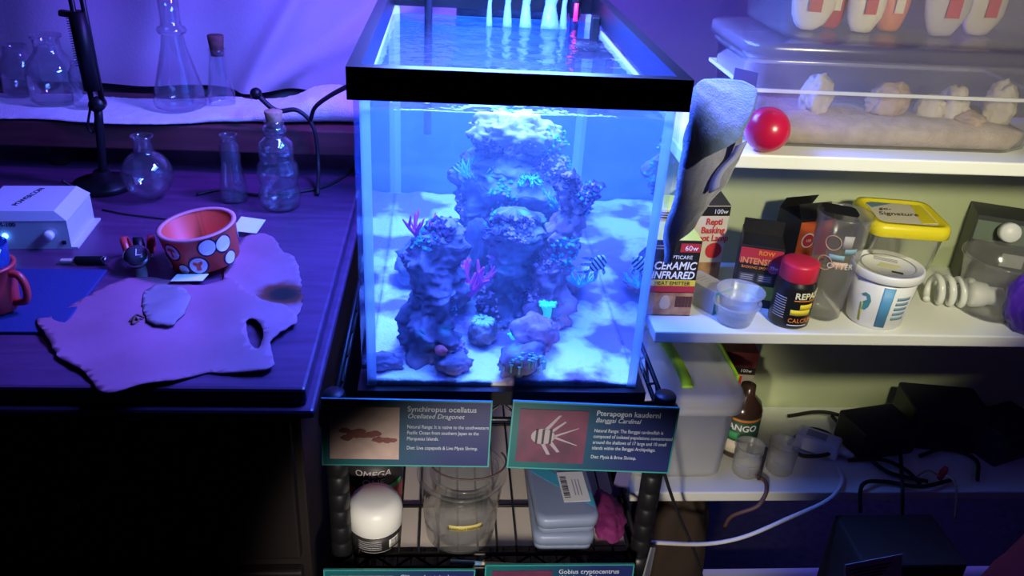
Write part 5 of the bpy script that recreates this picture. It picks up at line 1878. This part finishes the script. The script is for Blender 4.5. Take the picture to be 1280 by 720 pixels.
for i, (px, py, a, c, m, lab) in enumerate(((1102, 160, .024, .022, M_STONE, 'rounded tan stone in the middle of the sand bin'), (1158, 150, .008, .017, M_STONEW, 'thin upright pale stone in the sand bin'), (1186, 150, .021, .022, M_STONEW, 'broad pale stone in the right half of the sand bin'), (1240, 160, .020, .026, M_STONEW, 'tall pale stone at the right end of the sand bin'), (1012, 155, .022, .026, M_STONEW, 'pointed pale stone at the left end of the sand bin'), (1205, 168, .018, .010, M_STONE, 'flat tan stone in front of the pale stones in the sand bin'))):
    q = at_y(px, py, .235 if i != 5 else .215)
    single('bin_stone', rock(a, .016, c, 90 + i * 3, .3, 1.2, 4), m, lab, 'stone', (q.x, q.y, UZ + .024), i * .9)
ub = thing('upper_bin', 'clear storage bin of packets standing on the lid of the sand bin', 'bin', (.510, .262, UZ + .1235))
part('bin_wall', tubmesh(.430, .170, .120, .03, .93, .002, .005, .010), HAZY, ub)
pk = [(1016, 12, .050, M_CREAM, 'white packet with a red edge at the left of the upper bin', 0), (1052, 10, .030, M_REDC, 'narrow red packet beside the white packet in the upper bin', 1), (1085, 8, .046, M_CREAM, 'red and white packet in the middle of the upper bin', 0), (1130, 8, .038, mat('orange_packet', (.70, .22, .10), .5), 'orange-red packet right of the middle in the upper bin', 1), (1185, 14, .060, mat('grey_packet', (.46, .42, .40), .6), 'grey packet right of the orange-red one in the upper bin', 0), (1245, 14, .055, mat('beige_packet', (.52, .46, .38), .6), 'beige packet at the right end of the upper bin', 0)]
for i, (px, py, w, m, lab, k) in enumerate(pk):
    q = at_y(px, py, .245)
    o = thing('packet', lab, 'packet', (q.x, .248 + (i % 2) * .02, UZ + .127), R_((i * 37) % 17 - 8), group='packets in the upper bin')
    part('packet_body', crumple(w / 2, .012, .042, 120 + i, .12, 3), m, o)
    part('printed_panel', box(w * .3, .0006, .035, (0, -.0145, .040), .0002, 1), M_REDC if k == 0 else M_CREAM, o)
single('blue_label', prism([(-.013, -.006), (.014, -.010), (.014, .006), (-.013, .010)], 0, .0006), mat('navy_label', (.03, .03, .22), .5), 'dark blue label stuck to the left end of the sand bin above the towel', 'label', (at_y(932, 97, .175).x, .177, at_y(932, 97, .175).z), rot=(PI / 2, 0, R_(-10)))

# ------------------------------------------------------------------ bottom shelf
BZ = SZ['low']
gb = thing('latch_bin', 'frosted lidded bin with lime green latches at the left of the bottom shelf', 'bin', (.275, .262, BZ))
part('bin_wall', tubmesh(.150, .170, .128, .018, .95, .002, .002, .006), MILKY, gb)
gl_ = part('lid', loft([[(x, y, z) for x, y in rrect(.166 * k, .186 * k, .022)] for z, k in ((.122, .98), (.123, 1.0), (.146, 1.0), (.152, .97), (.154, .90))]), MILKY, gb)
part('bin_contents', crumple(.05, .06, .045, 71, .18, 4), mat('pale_cream_cloth', (.70, .66, .56), .9), gb, (0, 0, .004))
M_LIME = mat('lime_plastic', (.38, .72, .03), .4)
part('carry_handle', ribbon([(-.012, .070, .156), (-.010, .045, .164), (-.006, .0, .166), (-.002, -.050, .164), (.000, -.072, .156)], .016, .003, (1, 0, 0)), M_LIME, gb)
part('side_latch', box(.005, .115, .018, (.084, .020, .144), .0015), M_LIME, gb)

e8 = carton('lamp_carton', 'red and black carton at the back of the bottom shelf beside the latch bin', (.388, .322, BZ), R_(-6), .058, .055, .150, mat('dark_red_carton', (.22, .03, .02), .5, col2=(.06, .02, .02), scale=30))
panel(e8, .057, .010, 0, .118, .055, M_BLKCARD)
ftext(e8, '100w', .008, WINK, .014, .1155, .055)
panel(e8, .057, .045, 0, .088, .055, mat('dim_cream_print', (.45, .38, .30), .5))
panel(e8, .028, .036, -.004, .090, .055, REDINK, lay=1)
mg = thing('sauce_bottle', 'dark bottle with a white-lettered MANGO label behind the frosted tumblers', 'bottle', (.390, .252, BZ), R_(-28))
part('bottle_body', lathe([(0, 0), (.025, 0), (.028, .003), (.028, .080), (.024, .092), (.012, .104), (.011, .120), (0, .120)], 32), mat('dark_brown_glass', (.06, .03, .02), .2), mg)
part('label_wrap', band(.0281, .0281, .010, .076, .0003, R_(-178), R_(-2)), mat('dark_green_label', (.03, .10, .05), .5), mg)
part('orange_line', band(.0284, .0284, .070, .074, .0003, R_(-170), R_(-10)), ORGINK, mg)
part('white_panel', band(.0284, .0284, .012, .034, .0003, R_(-150), R_(-50)), M_CREAM, mg)
part('green_panel', band(.0284, .0284, .038, .050, .0003, R_(-150), R_(-80)), GREENINK, mg)
bend(text('MANGO', .0150, WINK, mg, (0, 0, 0), (0, 0, 0), align='CENTER', bold=.0003), .0287, .054, R_(-88))
for i, (px, py, y, lab, rx) in enumerate(((930, 590, .195, 'frosted tumbler in front of the MANGO bottle', 0), (976, 594, .200, 'frosted tumbler in shadow right of the MANGO bottle', 0))):
    q = at_z(px, py, BZ)
    o = thing('frosted_tumbler', lab, 'cup', (q.x, y, BZ), group='frosted tumblers on the bottom shelf')
    part('cup_wall', lathe(cup_profile(.0195, .0215, .052, .0012, .0012), 32), FROST, o)
    part('print_line', band(.0203, .0203, .026, .0268, .0003, R_(-150), R_(-60)), GREYINK, o)
cable('power_cable', 'brown cord looping over the front edge of the bottom shelf', [at_z(935, 592, BZ + .003), at_z(955, 600, BZ + .003), at_z(958, 612, BZ + .003), at_y(955, 622, .146), at_y(945, 634, .140), at_y(915, 645, .15), at_y(905, 660, .16)], .0030, mat('brown_rubber_cord', (.11, .055, .05), .5))
cable('power_cable', 'black cord standing between the two frosted tumblers', [at_z(958, 560, BZ + .06), at_z(952, 585, BZ + .02), at_z(948, 600, BZ + .003)], .0022)
M_WCORD = mat('white_cord', (.75, .73, .72), .4)
cable('power_cable', 'long white cord sagging from the adapter down to the rack post', [at_z(1046, 582, BZ + .012), at_z(1053, 598, BZ + .004), at_y(1048, 612, .148), at_y(1030, 628, .13), at_y(985, 648, .12), at_y(930, 671, .11), at_y(880, 680, .10), at_y(815, 678, .07)], .0030, M_WCORD)
ad = thing('power_adapter', 'white power adapter lying in the tangle of black cables', 'adapter', (at_z(1020, 562, BZ).x, at_z(1020, 562, BZ).y, BZ + .001), R_(-34))
part('adapter_body', box(.066, .034, .026, (0, 0, .013), .004), WHITE, ad)
part('strain_relief', tube([(.032, 0, .013), (.044, 0, .012), (.054, .0, .010)], [.008, .006, .0035], 10), WHITE, ad)
part('adapter_label', box(.030, .018, .0004, (-.004, 0, .0262)), GREYINK, ad)
tang = [[(985, 555), (1010, 536), (1040, 545), (1038, 566), (1005, 570), (990, 560)], [(1075, 640), (1078, 606), (1105, 602), (1150, 608), (1190, 600)], [(1040, 520), (1080, 565), (1110, 590), (1160, 602)],
        [(1125, 560), (1128, 610), (1127, 660), (1126, 720)], [(1060, 575), (1100, 574), (1130, 586), (1150, 604)], [(1150, 570), (1185, 560), (1220, 575), (1222, 600)], [(985, 520), (1030, 515), (1090, 528), (1140, 520)]]
tl = ['black cable coiled over the white adapter', 'black cable hanging over the shelf edge at the centre of the tangle', 'black cable slanting down from the back of the bottom shelf', 'black cable dropping straight down past the paper sticker', 'thin black cable curving along the bottom shelf', 'black cable arched at the right of the tangle', 'black cable along the back of the bottom shelf']
for P, lab in zip(tang, tl):
    pts = []
    for k, (x, y) in enumerate(P):
        q = at_z(x, y, BZ + .006 + .006 * (k % 2))
        if q.y < .150:
            q = at_y(x, y, .146)
        if q.y > .350:
            q.y = .350
        pts.append(q)
    cable('power_cable', lab, pts, .0030)
rw = thing('wire_connector', 'red wire connector joining pale wires on the bottom shelf', 'connector', at_y(1178, 592, .165))
q0 = Vector(rw.location)
part('red_cap', lathe([(0, -.010), (.004, -.010), (.0055, .004), (.0035, .012), (0, .013)], 12), M_REDP, rw, rot=(0, R_(12), 0))
part('pale_wire', tube([Vector((0, 0, -.006)), at_y(1160, 588, .17) - q0, at_y(1145, 597, .18) - q0], .0016, 6), MATS['tan_print'], rw)
part('pale_wire', tube([Vector((0, 0, -.002)), at_y(1192, 600, .15) - q0, at_y(1196, 620, .143) - q0, at_y(1194, 648, .142) - q0], .0020, 6), MATS['tan_print'], rw)
for i, (px, py, w, d, h, rz, lab) in enumerate(((1090, 555, .10, .07, .050, 12, 'dark power brick at the back of the bottom shelf'), (1165, 545, .12, .08, .075, -8, 'large dark box in the shadow at the back of the bottom shelf'), (1245, 560, .10, .07, .060, 20, 'dark box at the right end of the bottom shelf'))):
    q = at_z(px, py, BZ)
    o = thing('dark_box', lab, 'box', (q.x, min(q.y, .31), BZ), R_(rz))
    part('case', box(w, d, h, (0, 0, h / 2), .004), mat('charcoal_plastic', (.025, .025, .032), .5) if i == 0 else MATS['charcoal_plastic'], o)
    part('vent_panel', box(w * .6, .001, h * .4, (0, -d / 2 - .0005, h * .5)), INK, o)
# below the shelf
sc = thing('paper_sticker', 'white paper sticker on a dark carton below the bottom shelf', 'sticker', at_y(1092, 706, .036), rot=(0, R_(-14), 0))
part('paper', box(.078, .0008, .045, (0, 0, -.012)), mat('lilac_paper', (.55, .52, .60), .7), sc)
for k in range(4):
    part('print_line', box(.058 - k * .008, .0004, .0022, (-.004, -.0006, -.002 - k * .006)), INK, sc)
single('floor_carton', box(.15, .10, .445, (0, 0, .2225), .004), mat('dark_brown_card', (.05, .035, .03), .8), 'dark carton standing under the bottom shelf behind the sticker', 'box', (.585, .088, 0))
single('red_cushion', crumple(.10, .09, .33, 63, .10, 4), mat('dark_red_fabric', (.22, .012, .02), .9, bump=.3, bscale=150), 'dark red cloth bundle at the bottom right corner of the picture', 'cloth', (.665, -.09, 0))
single('grey_bag', crumple(.07, .06, .21, 65, .15, 4), mat('dark_grey_fabric', (.05, .045, .055), .9, bump=.3, bscale=150), 'dark grey bag under the right end of the bottom shelf', 'bag', (.765, .06, 0))
single('brown_bag', crumple(.06, .06, .20, 66, .18, 4), mat('brown_fabric', (.05, .03, .022), .9, bump=.3, bscale=150), 'brown fabric bundle in the dark under the white cord', 'bag', (.31, .262, .10))
